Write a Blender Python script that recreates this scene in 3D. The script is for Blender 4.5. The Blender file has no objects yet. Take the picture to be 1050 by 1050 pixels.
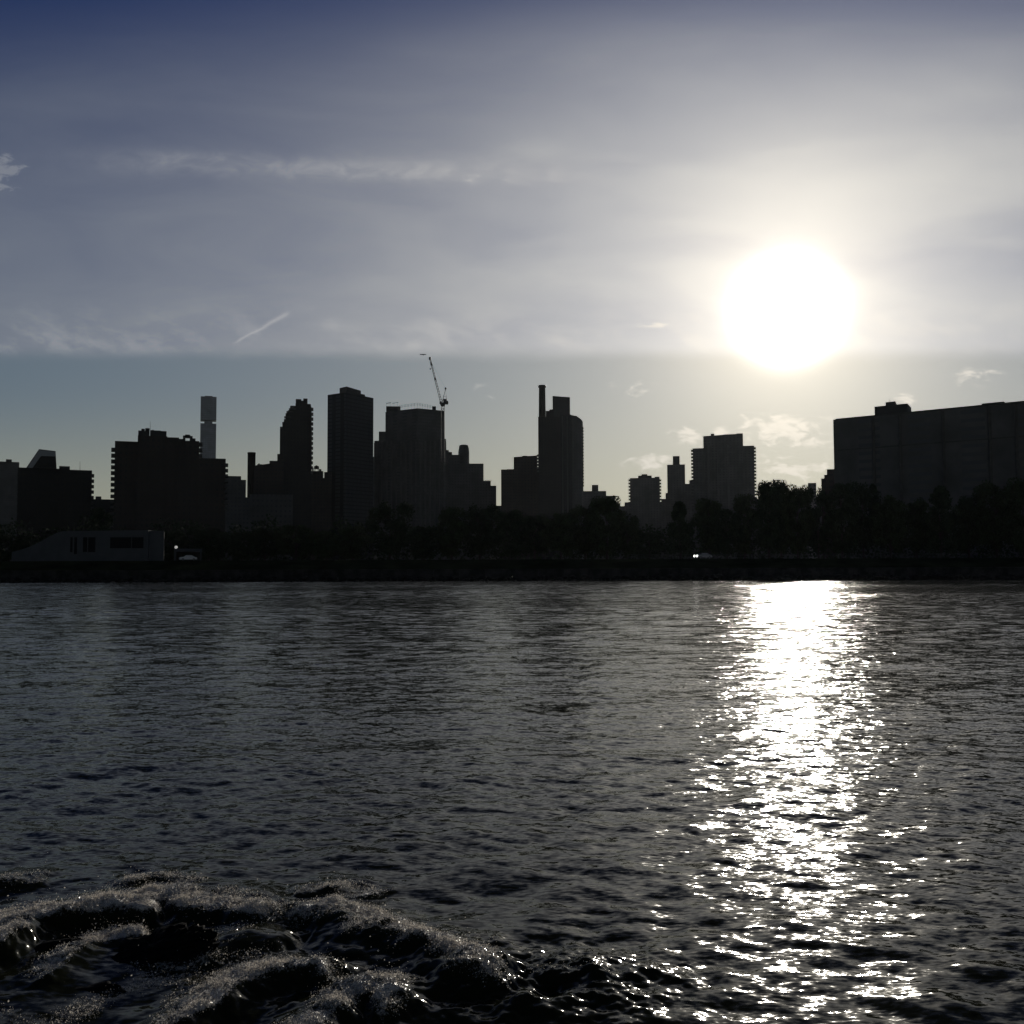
import bpy, bmesh, math, random
import numpy as np
from mathutils import Vector, Matrix, Euler

random.seed(7)
RNG = np.random.default_rng(11)
C = bpy.context.scene.collection
SC = bpy.context.scene
R = math.radians

# ------------------------------------------------------------------ camera
EYE = Vector((0, 0, 2.75))
PITCH = math.atan(58 / 1050)
ROLL = R(-0.2)
cam_data = bpy.data.cameras.new('camera')
cam = bpy.data.objects.new('camera', cam_data)
C.objects.link(cam)
cam_data.sensor_width = 36
cam_data.lens = 36
cam_data.clip_end = 20000
cam_data.clip_start = 0.1
ROT = Euler((math.pi / 2 + PITCH, 0, 0)).to_matrix() @ Matrix.Rotation(ROLL, 3, 'Z')
cam.matrix_world = Matrix.Translation(EYE) @ ROT.to_4x4()
SC.camera = cam


def ray(px, py):
    return ROT @ Vector(((px - 525) / 1050, (525 - py) / 1050, -1))


def at(px, py, D):
    d = ray(px, py)
    return EYE + d * (D / d.y)


def on_water(px, py, z=0.0):
    d = ray(px, py)
    return EYE + d * ((z - EYE.z) / d.z)


SUN_DIR = ray(807, 318).normalized()

# ------------------------------------------------------------------ node helpers
class NT:
    """small expression builder on a node tree"""
    def __init__(s, tree):
        s.t = tree
        s.t.nodes.clear()

    def n(s, kind, **kw):
        nd = s.t.nodes.new(kind)
        for k, v in kw.items():
            setattr(nd, k, v)
        return nd

    def put(s, sock, v):
        if isinstance(v, bpy.types.NodeSocket):
            s.t.links.new(v, sock)
        elif v is not None:
            sock.default_value = v

    def m(s, op, a, b=None, c=None, clamp=False):
        nd = s.n('ShaderNodeMath', operation=op)
        nd.use_clamp = clamp
        s.put(nd.inputs[0], a)
        if b is not None: s.put(nd.inputs[1], b)
        if c is not None: s.put(nd.inputs[2], c)
        return nd.outputs[0]

    def add(s, a, b): return s.m('ADD', a, b)
    def sub(s, a, b): return s.m('SUBTRACT', a, b)
    def mul(s, a, b): return s.m('MULTIPLY', a, b)
    def div(s, a, b): return s.m('DIVIDE', a, b)

    def vm(s, op, a, b=None, out=0):
        nd = s.n('ShaderNodeVectorMath', operation=op)
        s.put(nd.inputs[0], a)
        if b is not None:
            s.put(nd.inputs['Scale'] if op == 'SCALE' else nd.inputs[1], b)
        return nd.outputs[out]

    def ramp(s, v, a, b, lo=0.0, hi=1.0, smooth=True):
        nd = s.n('ShaderNodeMapRange', interpolation_type='SMOOTHSTEP' if smooth else 'LINEAR')
        s.put(nd.inputs[0], v)
        for i, q in enumerate((a, b, lo, hi)):
            s.put(nd.inputs[i + 1], q)
        return nd.outputs[0]

    def xyz(s, x, y, z):
        nd = s.n('ShaderNodeCombineXYZ')
        for i, q in enumerate((x, y, z)): s.put(nd.inputs[i], q)
        return nd.outputs[0]

    def noise(s, vec, scale, detail=3, rough=0.5, col=False, dist=0.0):
        nd = s.n('ShaderNodeTexNoise')
        s.put(nd.inputs['Vector'], vec)
        s.put(nd.inputs['Scale'], scale)
        nd.inputs['Detail'].default_value = detail
        nd.inputs['Roughness'].default_value = rough
        nd.inputs['Distortion'].default_value = dist
        return nd.outputs['Color' if col else 'Fac']

    def mix(s, f, a, b, mode='MIX'):
        nd = s.n('ShaderNodeMix', data_type='RGBA', blend_type=mode)
        s.put(nd.inputs[0], f)
        for q, i in ((a, 6), (b, 7)):
            s.put(nd.inputs[i], (*q, 1) if isinstance(q, tuple) and len(q) == 3 else q)
        return nd.outputs[2]

    def gauss(s, u, v, u0, v0, su, sv):
        a = s.m('POWER', s.m('ABSOLUTE', s.div(s.sub(u, u0), su)), 2.0)
        b = s.m('POWER', s.m('ABSOLUTE', s.div(s.sub(v, v0), sv)), 2.0)
        return s.m('EXPONENT', s.mul(s.add(a, b), -1.0))


# ------------------------------------------------------------------ exposure, world
EXPO = -2.0
K = 2.0 ** (-EXPO)                       # scene radiance for display value 1
SC.view_settings.view_transform = 'Standard'
SC.view_settings.look = 'None'
SC.view_settings.exposure = EXPO
SC.view_settings.gamma = 1
SC.cycles.use_denoising = True
SC.cycles.denoiser = 'OPENIMAGEDENOISE'
SC.cycles.denoising_input_passes = 'RGB_ALBEDO_NORMAL'
SC.cycles.max_bounces = 6
SC.cycles.volume_bounces = 0
SC.cycles.sample_clamp_indirect = 8
SC.cycles.sample_clamp_direct = 0

W = bpy.data.worlds.new('World')
SC.world = W
W.use_nodes = True
WS = 0.1


def uv_of(px, py):
    p = at(px, py, 1.0) - EYE
    return p.x, p.z


def build_world():
    g = NT(W.node_tree)
    out = g.n('ShaderNodeOutputWorld')
    bg = g.n('ShaderNodeBackground')
    bg.inputs['Strength'].default_value = WS
    g.t.links.new(bg.outputs[0], out.inputs[0])
    sky = g.n('ShaderNodeTexSky', sky_type='NISHITA')
    sky.sun_disc = False
    sky.sun_elevation = math.asin(SUN_DIR.z)
    sky.sun_rotation = math.atan2(SUN_DIR.x, SUN_DIR.y)
    sky.altitude = 0
    sky.air_density = 1.0
    sky.dust_density = 0.6
    sky.ozone_density = 2.0
    tc = g.n('ShaderNodeTexCoord').outputs['Generated']
    d = g.vm('NORMALIZE', tc)
    sp = g.n('ShaderNodeSeparateXYZ'); g.put(sp.inputs[0], d)
    x, y, z = sp.outputs
    yy = g.m('MAXIMUM', g.m('ABSOLUTE', y), 0.04)
    u = g.div(x, yy); v = g.div(z, yy)
    cosa = g.vm('DOT_PRODUCT', d, tuple(SUN_DIR), out=1)
    ang = g.m('ARCCOSINE', g.m('MINIMUM', cosa, 1.0))
    deg = g.mul(ang, 57.29578)
    S = K / WS                                     # display value -> colour before strength
    def col(r, gg, b): return (r * S, gg * S, b * S)
    uv = g.xyz(u, v, 0.0)
    # the clear sky
    base = g.vm('SCALE', sky.outputs[0], SKY_GAIN)
    blue = g.vm('MULTIPLY', base, SKY_TINT)
    grey = g.vm('MULTIPLY', base, (0.48, 0.48, 0.45))            # milky overhead, well above the skyline
    base = g.mix(g.ramp(z, 0.50, 0.62), blue, grey)
    # thin high veil: a sheet with a sharp lower rim, thinning upwards
    wob = g.mul(g.sub(g.noise(g.xyz(g.mul(u, 1.0), g.mul(v, 3.0), 0.0), 7.0, 4, 0.6), 0.5), 0.016)
    edge = g.add(g.add(0.2075, g.mul(u, -0.006)), wob)
    above = g.ramp(g.sub(v, edge), -0.006, 0.013)
    thin = g.add(g.ramp(v, 0.215, 0.58, 0.80, 0.0, False), 0.0)
    fibre = g.noise(g.xyz(g.mul(u, 2.2), g.mul(v, 7.0), 1.3), 2.2, 5, 0.55, dist=0.6)
    fib2 = g.noise(g.xyz(g.add(g.mul(u, 14.0), g.mul(v, 10.0)), g.mul(v, 22.0), 4.0), 1.6, 5, 0.6)
    near_sun = g.m('EXPONENT', g.mul(deg, -1 / 18.0))
    veil = g.mul(above, g.mul(thin, g.add(0.62, g.mul(fibre, 0.65))))
    low_haze = g.ramp(v, 0.0, 0.23, 0.95, 0.62)
    lowpart = g.mul(g.sub(1.0, above), low_haze)
    # broad patches of cirrus above
    patch = g.ramp(g.noise(g.xyz(g.mul(u, 1.5), g.mul(v, 5.5), 7.7), 1.7, 4, 0.5, dist=0.4), 0.42, 0.7)
    patch = g.mul(g.mul(patch, g.ramp(v, 0.2, 0.3)), g.ramp(v, 0.62, 0.42))
    # fringe just above the rim
    fr = g.mul(g.ramp(v, 0.207, 0.222), g.ramp(v, 0.275, 0.225))
    fr = g.mul(fr, g.ramp(fib2, 0.42, 0.72))
    # the broken line of cloud at mid height
    u1, v1 = uv_of(330, 172)
    line = g.m('EXPONENT', g.mul(g.m('POWER', g.div(g.sub(v, g.add(v1, g.add(g.mul(g.sub(u, u1), -0.035), g.mul(g.sub(fib2, 0.5), 0.02)))), 0.011), 2.0), -1.0))
    line = g.mul(line, g.mul(g.ramp(u, -0.50, -0.25), g.ramp(u, 0.12, 0.0)))
    ln = g.noise(g.xyz(g.mul(u, 16.0), g.mul(v, 30.0), 2.0), 1.7, 5, 0.6, dist=0.8)
    line = g.mul(line, g.ramp(ln, 0.28, 0.78, 0.18, 1.0))
    extra = g.mul(g.mul(g.ramp(u, -0.5, 0.4, 0.0, 0.36), g.ramp(v, 0.30, 0.43)), g.ramp(v, 0.68, 0.42))
    alpha = g.m('ADD', g.m('ADD', g.add(veil, extra), lowpart), g.mul(patch, g.ramp(u, -0.4, 0.5, 0.10, 0.20)), clamp=True)
    warm = g.ramp(v, 0.20, 0.03)
    vc = g.mix(near_sun, col(0.130, 0.162, 0.205), col(1.01, 0.96, 0.86))
    lowc = g.mix(g.mul(warm, 0.8), col(0.125, 0.180, 0.205), col(0.31, 0.305, 0.21))
    lowc = g.mix(g.m('EXPONENT', g.mul(deg, -1 / 14.0)), lowc, col(0.93, 0.85, 0.63))
    vc = g.mix(above, lowc, vc)
    sky_c = g.mix(alpha, base, vc)
    puff = g.mix(near_sun, col(0.40, 0.42, 0.45), col(1.08, 0.97, 0.80))
    sky_c = g.mix(g.m('ADD', g.mul(line, 0.34), g.mul(fr, 0.30), clamp=True), sky_c, puff)
    # small separate clouds: (px, py, half width, half height, density)
    cl = None
    for px, py, w, h, dn in ((0, 180, 27, 26, 1.15), (490, 180, 50, 16, .45), (992, 387, 34, 15, .75), (800, 440, 48, 17, 1.2), (835, 455, 50, 20, .7),
                             (703, 447, 22, 9, 1.2), (740, 443, 16, 8, 1.1), (664, 474, 24, 9, 1.2), (655, 398, 40, 10, .55),
                             (928, 409, 20, 9, 1.1), (815, 480, 70, 18, .85), (640, 405, 26, 7, .6), (480, 402, 50, 14, .45),
                             (730, 400, 9, 3, .7), (690, 334, 60, 4, .8), (855, 452, 10, 3, .9), (848, 428, 10, 4, .8), (600, 505, 40, 7, .5)):
        a, b = uv_of(px, py)
        q = g.mul(g.gauss(u, v, a, b, w / 1050, h / 1050), dn)
        cl = q if cl is None else g.m('MAXIMUM', cl, q)
    cn = g.noise(g.xyz(g.mul(u, 34.0), g.mul(v, 64.0), 3.0), 1.6, 7, 0.64, dist=0.5)
    cl = g.mul(g.ramp(g.add(cl, g.mul(g.sub(cn, 0.52), 3.4)), 0.45, 1.15), g.ramp(cl, 0.06, 0.32))
    cl = g.mul(cl, g.ramp(v, 0.0, 0.03))
    sky_c = g.mix(g.mul(cl, g.ramp(near_sun, 0.05, 0.6, 0.22, 0.68)), sky_c, puff)
    # a short vapour trail
    (ax, ay), (bx, by) = uv_of(236, 354), uv_of(300, 319)
    L = math.hypot(bx - ax, by - ay); tx, ty = (bx - ax) / L, (by - ay) / L
    du, dv = g.sub(u, ax), g.sub(v, ay)
    s_ = g.add(g.mul(du, tx), g.mul(dv, ty)); t_ = g.sub(g.mul(dv, tx), g.mul(du, ty))
    t_ = g.add(t_, g.mul(g.sub(cn, 0.5), 0.004))
    wid = g.add(0.0008, g.mul(s_, 0.022))
    tr = g.mul(g.m('EXPONENT', g.mul(g.m('POWER', g.m('ABSOLUTE', g.div(t_, wid)), 2.0), -1.0)),
               g.mul(g.ramp(s_, 0.0, 0.012), g.ramp(s_, L, L * 0.86)))
    sky_c = g.mix(g.mul(tr, 0.34), sky_c, puff)
    # light scattered round the sun by the veil
    r2 = g.m('POWER', g.div(deg, AUR[0]), 2.0)
    core = g.mul(g.m('EXPONENT', g.mul(r2, -1.0)), AUR[1])
    halo = g.mul(g.m('EXPONENT', g.mul(g.m('POWER', g.div(deg, 5.6), 2.0), -1.0)), AUR[2])
    wide = g.mul(g.m('EXPONENT', g.mul(deg, -1 / 10.0)), AUR[3])
    a1 = g.vm('SCALE', col(1.0, 0.94, 0.82), core)
    a2 = g.vm('SCALE', col(1.0, 0.85, 0.60), halo)
    a3 = g.vm('SCALE', col(1.0, 0.95, 0.86), wide)
    tot = g.vm('ADD', g.vm('ADD', sky_c, a1), g.vm('ADD', a2, a3))
    g.put(bg.inputs['Color'], tot)
    W.cycles.sampling_method = 'MANUAL'
    W.cycles.sample_map_resolution = 2048


SKY_GAIN = 0.68
SKY_TINT = (0.54, 0.73, 1.46)
AUR = (1.45, 30.0, 0.42, 0.14)
build_world()

sun_d = bpy.data.lights.new('sun', 'SUN')
sun_d.energy = 5.0
sun_d.angle = R(0.53)
sun_d.color = (1.0, 0.93, 0.82)
sun = bpy.data.objects.new('sun', sun_d)
C.objects.link(sun)
sun.rotation_euler = (-SUN_DIR).to_track_quat('-Z', 'Y').to_euler()

# ------------------------------------------------------------------ materials
def principled(name, col, rough=0.7, metal=0.0, spec=0.5, noise=0.0, nscale=1.0, bump=0.0, emis=None, estr=0.0):
    m = bpy.data.materials.new(name)
    m.use_nodes = True
    g = NT(m.node_tree)
    o = g.n('ShaderNodeOutputMaterial')
    p = g.n('ShaderNodeBsdfPrincipled')
    g.t.links.new(p.outputs[0], o.inputs[0])
    p.inputs['Roughness'].default_value = rough
    p.inputs['Metallic'].default_value = metal
    p.inputs['Specular IOR Level'].default_value = spec
    c = (*col, 1)
    if noise or bump:
        tc = g.n('ShaderNodeTexCoord').outputs['Object']
        nz = g.noise(tc, nscale, 5, 0.6)
    if noise:
        lo = tuple(q * (1 - noise) for q in col); hi = tuple(q * (1 + noise) for q in col)
        c = g.mix(g.ramp(nz, 0.3, 0.7), lo, hi)
    if bump:
        b = g.n('ShaderNodeBump'); b.inputs['Strength'].default_value = bump
        b.inputs['Distance'].default_value = 0.05
        g.put(b.inputs['Height'], nz)
        g.t.links.new(b.outputs[0], p.inputs['Normal'])
    g.put(p.inputs['Base Color'], c)
    if emis:
        p.inputs['Emission Color'].default_value = (*emis, 1)
        p.inputs['Emission Strength'].default_value = estr
    return m


def facade(name, wall, glass=(0.02, 0.024, 0.028), bw=3.2, bh=3.1, mortar=0.9, rough=0.85, grough=0.35):
    """wall with a regular grid of dark panes, grid in metres on the building"""
    m = bpy.data.materials.new(name)
    m.use_nodes = True
    g = NT(m.node_tree)
    o = g.n('ShaderNodeOutputMaterial'); p = g.n('ShaderNodeBsdfPrincipled')
    g.t.links.new(p.outputs[0], o.inputs[0])
    tc = g.n('ShaderNodeTexCoord').outputs['Object']
    sp = g.n('ShaderNodeSeparateXYZ'); g.put(sp.inputs[0], tc)
    br = g.n('ShaderNodeTexBrick'); br.offset = 0.0; br.squash = 1.0
    g.put(br.inputs['Vector'], g.xyz(g.add(sp.outputs[0], sp.outputs[1]), sp.outputs[2], 0.0))
    br.inputs['Scale'].default_value = 1.0
    br.inputs['Brick Width'].default_value = bw
    br.inputs['Row Height'].default_value = bh
    br.inputs['Mortar Size'].default_value = mortar
    br.inputs['Mortar Smooth'].default_value = 0.0
    ge = g.n('ShaderNodeNewGeometry')
    ns = g.n('ShaderNodeSeparateXYZ'); g.put(ns.inputs[0], ge.outputs['Normal'])
    flat = g.m('GREATER_THAN', g.m('ABSOLUTE', ns.outputs[2]), 0.5)
    wallmask = g.m('MAXIMUM', br.outputs['Fac'], flat)
    nz = g.ramp(g.noise(tc, 0.08, 5, 0.6), 0.3, 0.7)
    wc = g.mix(nz, tuple(q * 0.8 for q in wall), tuple(q * 1.2 for q in wall))
    # blinds drawn in some panes
    cell = g.n('ShaderNodeTexWhiteNoise', noise_dimensions='2D')
    g.put(cell.inputs['Vector'], g.xyz(g.m('FLOOR', g.div(g.add(sp.outputs[0], sp.outputs[1]), bw)), g.m('FLOOR', g.div(sp.outputs[2], bh)), 0.0))
    gc = g.mix(g.ramp(cell.outputs['Value'], 0.7, 1.0, 0.0, 0.5), glass, tuple(q * 0.8 for q in wall))
    g.put(p.inputs['Base Color'], g.mix(wallmask, gc, wc))
    g.put(p.inputs['Roughness'], g.ramp(wallmask, 0, 1, grough, rough, False))
    p.inputs['Specular IOR Level'].default_value = 0.25
    return m


M = {}
M['brick'] = facade('brown_brick', (0.038, 0.031, 0.027), (0.012, 0.013, 0.014))
M['darkbrick'] = facade('dark_brick', (0.026, 0.024, 0.022), (0.010, 0.011, 0.012))
M['slabbrick'] = facade('grey_slab_brick', (0.085, 0.085, 0.08), (0.062, 0.064, 0.066))
M['concrete'] = facade('grey_concrete', (0.075, 0.075, 0.072), (0.045, 0.046, 0.048))
M['pale'] = facade('pale_stone', (0.16, 0.155, 0.145))
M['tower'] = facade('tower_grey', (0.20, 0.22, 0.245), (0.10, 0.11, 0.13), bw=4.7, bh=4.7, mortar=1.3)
M['rib'] = principled('rib_concrete', (0.075, 0.075, 0.072), 0.9, noise=0.15, nscale=0.2)
M['glass'] = facade('dark_curtain_wall', (0.012, 0.015, 0.014), bw=2.4, bh=3.4, mortar=0.5)
M['plain'] = principled('roof_plant', (0.03, 0.03, 0.029), 0.9, noise=0.2, nscale=0.3)
M['slab'] = principled('balcony_concrete', (0.05, 0.049, 0.046), 0.9, noise=0.2, nscale=0.5)
M['steel'] = principled('dark_steel', (0.04, 0.04, 0.042), 0.55, 0.3)
M['wood'] = principled('tank_wood', (0.05, 0.038, 0.03), 0.9, noise=0.3, nscale=1)
M['pavilion'] = principled('pale_render', (0.060, 0.064, 0.066), 0.8, noise=0.12, nscale=0.3)
M['pane'] = principled('dark_pane', (0.008, 0.009, 0.010), 0.6, spec=0.08)
M['glazed'] = principled('sloped_glazing', (0.20, 0.21, 0.22), 0.35)
M['white'] = principled('white_paint', (0.75, 0.75, 0.73), 0.4)
M['lamp'] = principled('lit_lamp', (0.9, 0.9, 0.85), 0.4, emis=(1.0, 0.97, 0.9), estr=22.0)
M['dimlamp'] = principled('dim_lamp', (0.9, 0.9, 0.85), 0.4, emis=(1.0, 0.97, 0.9), estr=1.4)
M['bark'] = principled('bark', (0.035, 0.028, 0.022), 0.95, noise=0.3, nscale=3, bump=0.6)
M['leaf'] = principled('leaf', (0.036, 0.048, 0.024), 0.85, spec=0.08, noise=0.35, nscale=0.8)
M['leaf2'] = principled('leaf_dark', (0.030, 0.042, 0.023), 0.85, spec=0.08, noise=0.35, nscale=0.8)
M['grass'] = principled('grass_ground', (0.016, 0.021, 0.011), 0.95, spec=0.0, noise=0.4, nscale=0.15)
M['road'] = principled('asphalt', (0.035, 0.035, 0.035), 0.95, spec=0.0, noise=0.2, nscale=0.8)
M['seawall'] = principled('wet_concrete', (0.028, 0.028, 0.026), 0.85, spec=0.12, noise=0.45, nscale=0.5, bump=0.4)
M['rock'] = principled('wet_rock', (0.006, 0.006, 0.0055), 0.7, spec=0.07, noise=0.5, nscale=5, bump=0.4)
M['riprap'] = principled('riprap_stone', (0.022, 0.021, 0.020), 0.85, spec=0.12, noise=0.4, nscale=1.5)
M['tyre'] = principled('tyre_rubber', (0.02, 0.02, 0.02), 0.8)
M['silver'] = principled('silver_paint', (0.3, 0.3, 0.31), 0.35, 0.4)


# ------------------------------------------------------------------ mesh helpers
class MB:
    def __init__(s):
        s.v = []; s.f = []

    def addm(s, vs, fs):
        b = len(s.v)
        s.v.extend([tuple(q) for q in vs]); s.f.extend([tuple(b + i for i in f) for f in fs])

    def prism(s, pts, z0, z1, pts_top=None):
        n = len(pts); top = pts_top or pts
        zt = z1 if isinstance(z1, (list, tuple)) else [z1] * n
        vs = [(p[0], p[1], z0) for p in pts] + [(p[0], p[1], zt[i]) for i, p in enumerate(top)]
        fs = [tuple(range(n - 1, -1, -1)), tuple(range(n, 2 * n))]
        fs += [(i, (i + 1) % n, n + (i + 1) % n, n + i) for i in range(n)]
        s.addm(vs, fs)

    def box(s, x0, x1, y0, y1, z0, z1):
        s.prism([(x0, y0), (x1, y0), (x1, y1), (x0, y1)], z0, z1)

    def bar(s, a, b, r, n=4):
        a = Vector(a); b = Vector(b); d = (b - a).normalized()
        up = Vector((0, 0, 1)) if abs(d.z) < 0.9 else Vector((1, 0, 0))
        e1 = d.cross(up).normalized(); e2 = d.cross(e1)
        vs = []
        r2 = r if not isinstance(r, tuple) else r[1]
        r1 = r if not isinstance(r, tuple) else r[0]
        for p, q in ((a, r1), (b, r2)):
            for i in range(n):
                t = 2 * math.pi * (i + .5) / n
                vs.append(p + e1 * (math.cos(t) * q) + e2 * (math.sin(t) * q))
        fs = [tuple(range(n)), tuple(range(2 * n - 1, n - 1, -1))]
        fs += [(i, n + i, n + (i + 1) % n, (i + 1) % n) for i in range(n)]
        s.addm(vs, fs)

    def lathe(s, c, prof, n=16):
        vs = []; fs = []
        for r, z in prof:
            for i in range(n):
                t = 2 * math.pi * i / n
                vs.append((c[0] + r * math.cos(t), c[1] + r * math.sin(t), z))
        for k in range(len(prof) - 1):
            for i in range(n):
                j = (i + 1) % n
                fs.append((k * n + i, k * n + j, (k + 1) * n + j, (k + 1) * n + i))
        fs.append(tuple(range(n - 1, -1, -1)))
        m = (len(prof) - 1) * n
        fs.append(tuple(range(m, m + n)))
        s.addm(vs, fs)

    def build(s, name, mat, parent=None, smooth=False, keep_origin=False):
        me = bpy.data.meshes.new(name)
        off = Vector((0, 0, 0))
        if parent is not None:
            p = parent
            while p is not None:
                off += p.location; p = p.parent
        me.from_pydata([(x - off.x, y - off.y, z - off.z) for x, y, z in s.v], [], s.f)
        me.validate()
        bm = bmesh.new(); bm.from_mesh(me)
        bmesh.ops.recalc_face_normals(bm, faces=bm.faces)
        bm.to_mesh(me); bm.free()
        me.materials.append(mat)
        if smooth:
            me.polygons.foreach_set('use_smooth', [True] * len(me.polygons))
        o = bpy.data.objects.new(name, me)
        C.objects.link(o)
        if parent is not None: o.parent = parent
        return o


def tag(o, label=None, cat=None, group=None, kind=None):
    if label: o['label'] = label
    if cat: o['category'] = cat
    if group: o['group'] = group
    if kind: o['kind'] = kind
    return o


def thing(name, loc, label, cat, group=None):
    o = bpy.data.objects.new(name, None)
    C.objects.link(o)
    o.location = loc
    return tag(o, label, cat, group)


GZ = 4.95        # level of the far bank and the city


# ------------------------------------------------------------------ buildings
class Bld:
    """a building seen between picture columns at distance D, turned square to the line of sight"""
    def __init__(s, name, label, D, pxc, cat='building', group='buildings of the skyline'):
        s.D = D
        c = at(pxc, 560, D)
        s.root = thing(name, (c.x, c.y, GZ), label, cat, group)
        s.n = 0

    def foot(s, x0, x1, off=0.0, dep=25.0):
        D = s.D + off
        s.n += 1
        D += 0.013 * s.n
        pxc = (x0 + x1) / 2
        a = math.atan((pxc - 525) / 1050)
        d = Vector((math.sin(a), math.cos(a), 0)); q = Vector((d.y, -d.x, 0))
        c = at(pxc, 560, D)
        hw = (x1 - x0) / 1050 * D / 2 / max(math.cos(a), .5) * math.cos(a) ** 2
        p = [c - q * hw, c + q * hw, c + q * hw + d * dep, c - q * hw + d * dep]
        return [(t.x, t.y) for t in p]

    def z(s, px, py, off=0.0):
        return at(px, py, s.D + off).z

    def box(s, part, mat, x0, x1, ytop, off=0.0, dep=25.0, ybot=None, ytop2=None, parent=None):
        m = MB()
        f = s.foot(x0, x1, off, dep)
        z0 = GZ - 0.6 if ybot is None else s.z((x0 + x1) / 2, ybot, off)
        z1 = s.z((x0 + x1) / 2, ytop, off)
        if ytop2 is not None:
            z2 = s.z((x0 + x1) / 2, ytop2, off)
            z1 = [z1, z2, z2, z1]
        m.prism(f, z0, z1)
        return m.build(part, M[mat], parent or s.root)

    def boxes(s, part, mat, rects, off=0.0, dep=25.0, parent=None):
        """one part made of several stacked masses: (x0, x1, ytop[, ybot[, off]])"""
        m = MB()
        for rr in rects:
            x0, x1, yt = rr[:3]
            yb = rr[3] if len(rr) > 3 else None
            o = off + (rr[4] if len(rr) > 4 else 0)
            f = s.foot(x0, x1, o, dep)
            z0 = GZ - 0.6 if yb is None else s.z((x0 + x1) / 2, yb, o)
            m.prism(f, z0, s.z((x0 + x1) / 2, yt, o))
        return m.build(part, M[mat], parent or s.root)

    def prism(s, part, mat, pts, ref, ybot=None, parent=None):
        """footprint from (column, distance) corners; ref = (column, row, distance) of the roof"""
        m = MB()
        f = [(at(px, 560, D).x, at(px, 560, D).y) for px, D in pts]
        z0 = GZ - 0.6 if ybot is None else at(ref[0], ybot, ref[2]).z
        m.prism(f, z0, at(*ref).z)
        return m.build(part, M[mat], parent or s.root)

    def balconies(s, x0, x1, rows, th, off=-1.5, dep=7.0, mat='slab'):
        """each balcony: floor slab with a low parapet, a part of its own"""
        for y in rows:
            m = MB()
            f = s.foot(x0, x1, off, dep)
            xm = (x0 + x1) / 2
            m.prism(f, s.z(xm, y + th, off), s.z(xm, y, off))
            m.build('balcony', M[mat], s.root)

    def mast(s, part, px, y0, y1, r=0.12, off=3.0):
        m = MB()
        a = at(px, y1, s.D + off); b = at(px, y0, s.D + off)
        m.bar(b, a, (r, r * .5), 6)
        return m.build(part, M['steel'], s.root)


def frange(a, b, st):
    out = []
    while a <= b:
        out.append(a); a += st
    return out


# 1 pale slab at the picture's left edge
b = Bld('apartment_tower', 'pale hazy slab tower at the far left edge of the skyline', 1500, 4)
b.box('wall', 'concrete', -30, 18, 473, dep=30)
b.box('roof_plant', 'plain', 4, 10, 471, 4, 12, 474)

# 2 building with the sloped glass roof
b = Bld('apartment_block', 'dark balconied block with a sloping glazed roof at the left', 560, 55)
b.box('wall', 'darkbrick', 17, 61, 480, 0, 26)
b.box('wall', 'darkbrick', 59, 70, 478, 1, 25)
b.box('wall', 'darkbrick', 68, 93, 482, 2, 24)
m = MB()
pl = [at(27, 479.5, 562), at(40, 460.5, 562), at(57, 462.5, 562), at(58, 480, 562)]
dv = Vector((-.42, .9, 0)) * 16
m.addm([p for p in pl] + [p + dv for p in pl], [(0, 1, 2, 3), (7, 6, 5, 4), (0, 4, 5, 1), (1, 5, 6, 2), (2, 6, 7, 3), (3, 7, 4, 0)])
rf = m.build('roof', M['darkbrick'], b.root)
m = MB()
fr = [at(28, 479.6, 561.6), at(40.2, 461.2, 561.6), at(56.5, 463.0, 561.6), at(56.5, 468, 561.6), at(42, 467.5, 561.6), at(33, 480, 561.6)]
m.addm(fr + [p + Vector((0, .3, 0)) for p in fr], [tuple(range(5, -1, -1)), tuple(range(6, 12))] + [(i, (i + 1) % 6, 6 + (i + 1) % 6, 6 + i) for i in range(6)])
m.build('skylight', M['glazed'], rf)
b.balconies(92.5, 95.2, frange(486, 520, 5.6), 2.7)
b.balconies(16.2, 18.2, frange(484, 530, 5.6), 2.7)
b.mast('antenna', 82, 482, 473)

# 3 low roofs between
b = Bld('low_building', 'low dark rooftop showing between the two balconied blocks', 700, 103)
b.box('wall', 'darkbrick', 90, 120, 512, 0, 25)
b.box('roof_plant', 'plain', 97, 103, 509, 2, 8, 513)

# 4 big balconied block
b = Bld('apartment_block', 'broad dark balconied block with lumpy roof house in front of the slender tower', 520, 170)
b.box('wall', 'brick', 116, 140, 452.5, 0, 22)
b.box('wall', 'brick', 139.5, 170, 447, -1.5, 26)
b.box('wall', 'brick', 169.5, 182, 448.5, 0, 22)
b.box('wall', 'brick', 181.5, 203, 452, -1, 24)
b.box('wall', 'brick', 202.5, 230.5, 470, 1.5, 20)
b.boxes('roof_house', 'plain', [(139.8, 147, 441.5, 448), (143, 146.5, 439.6, 442), (147, 151.5, 439, 448), (152, 163, 441.3, 448), (163, 169, 442, 448),
                               (153.5, 156, 440.8, 442)], 2, 12)
b.boxes('roof_house', 'plain', [(182, 186, 450, 453), (186, 188.6, 446.5, 453), (188.2, 193.4, 445.6, 447.4), (193, 196, 447, 453), (196, 199, 449.5, 453)], 2, 8)
b.balconies(112.3, 116.5, frange(459, 560, 6.0), 3.0)
b.balconies(202.5, 206.3, [453.5, 459.5, 465.4], 3.0)
b.balconies(229.5, 233, frange(475, 520, 5.6), 2.6)
b.mast('antenna', 154, 441, 432)
b = Bld('low_building', 'grey flat roofed low block right of the broad balconied block', 760, 240)
b.box('wall', 'concrete', 222, 246.5, 488, 0, 22)
b.box('wall', 'concrete', 246, 251.5, 492, 1, 20)
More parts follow.
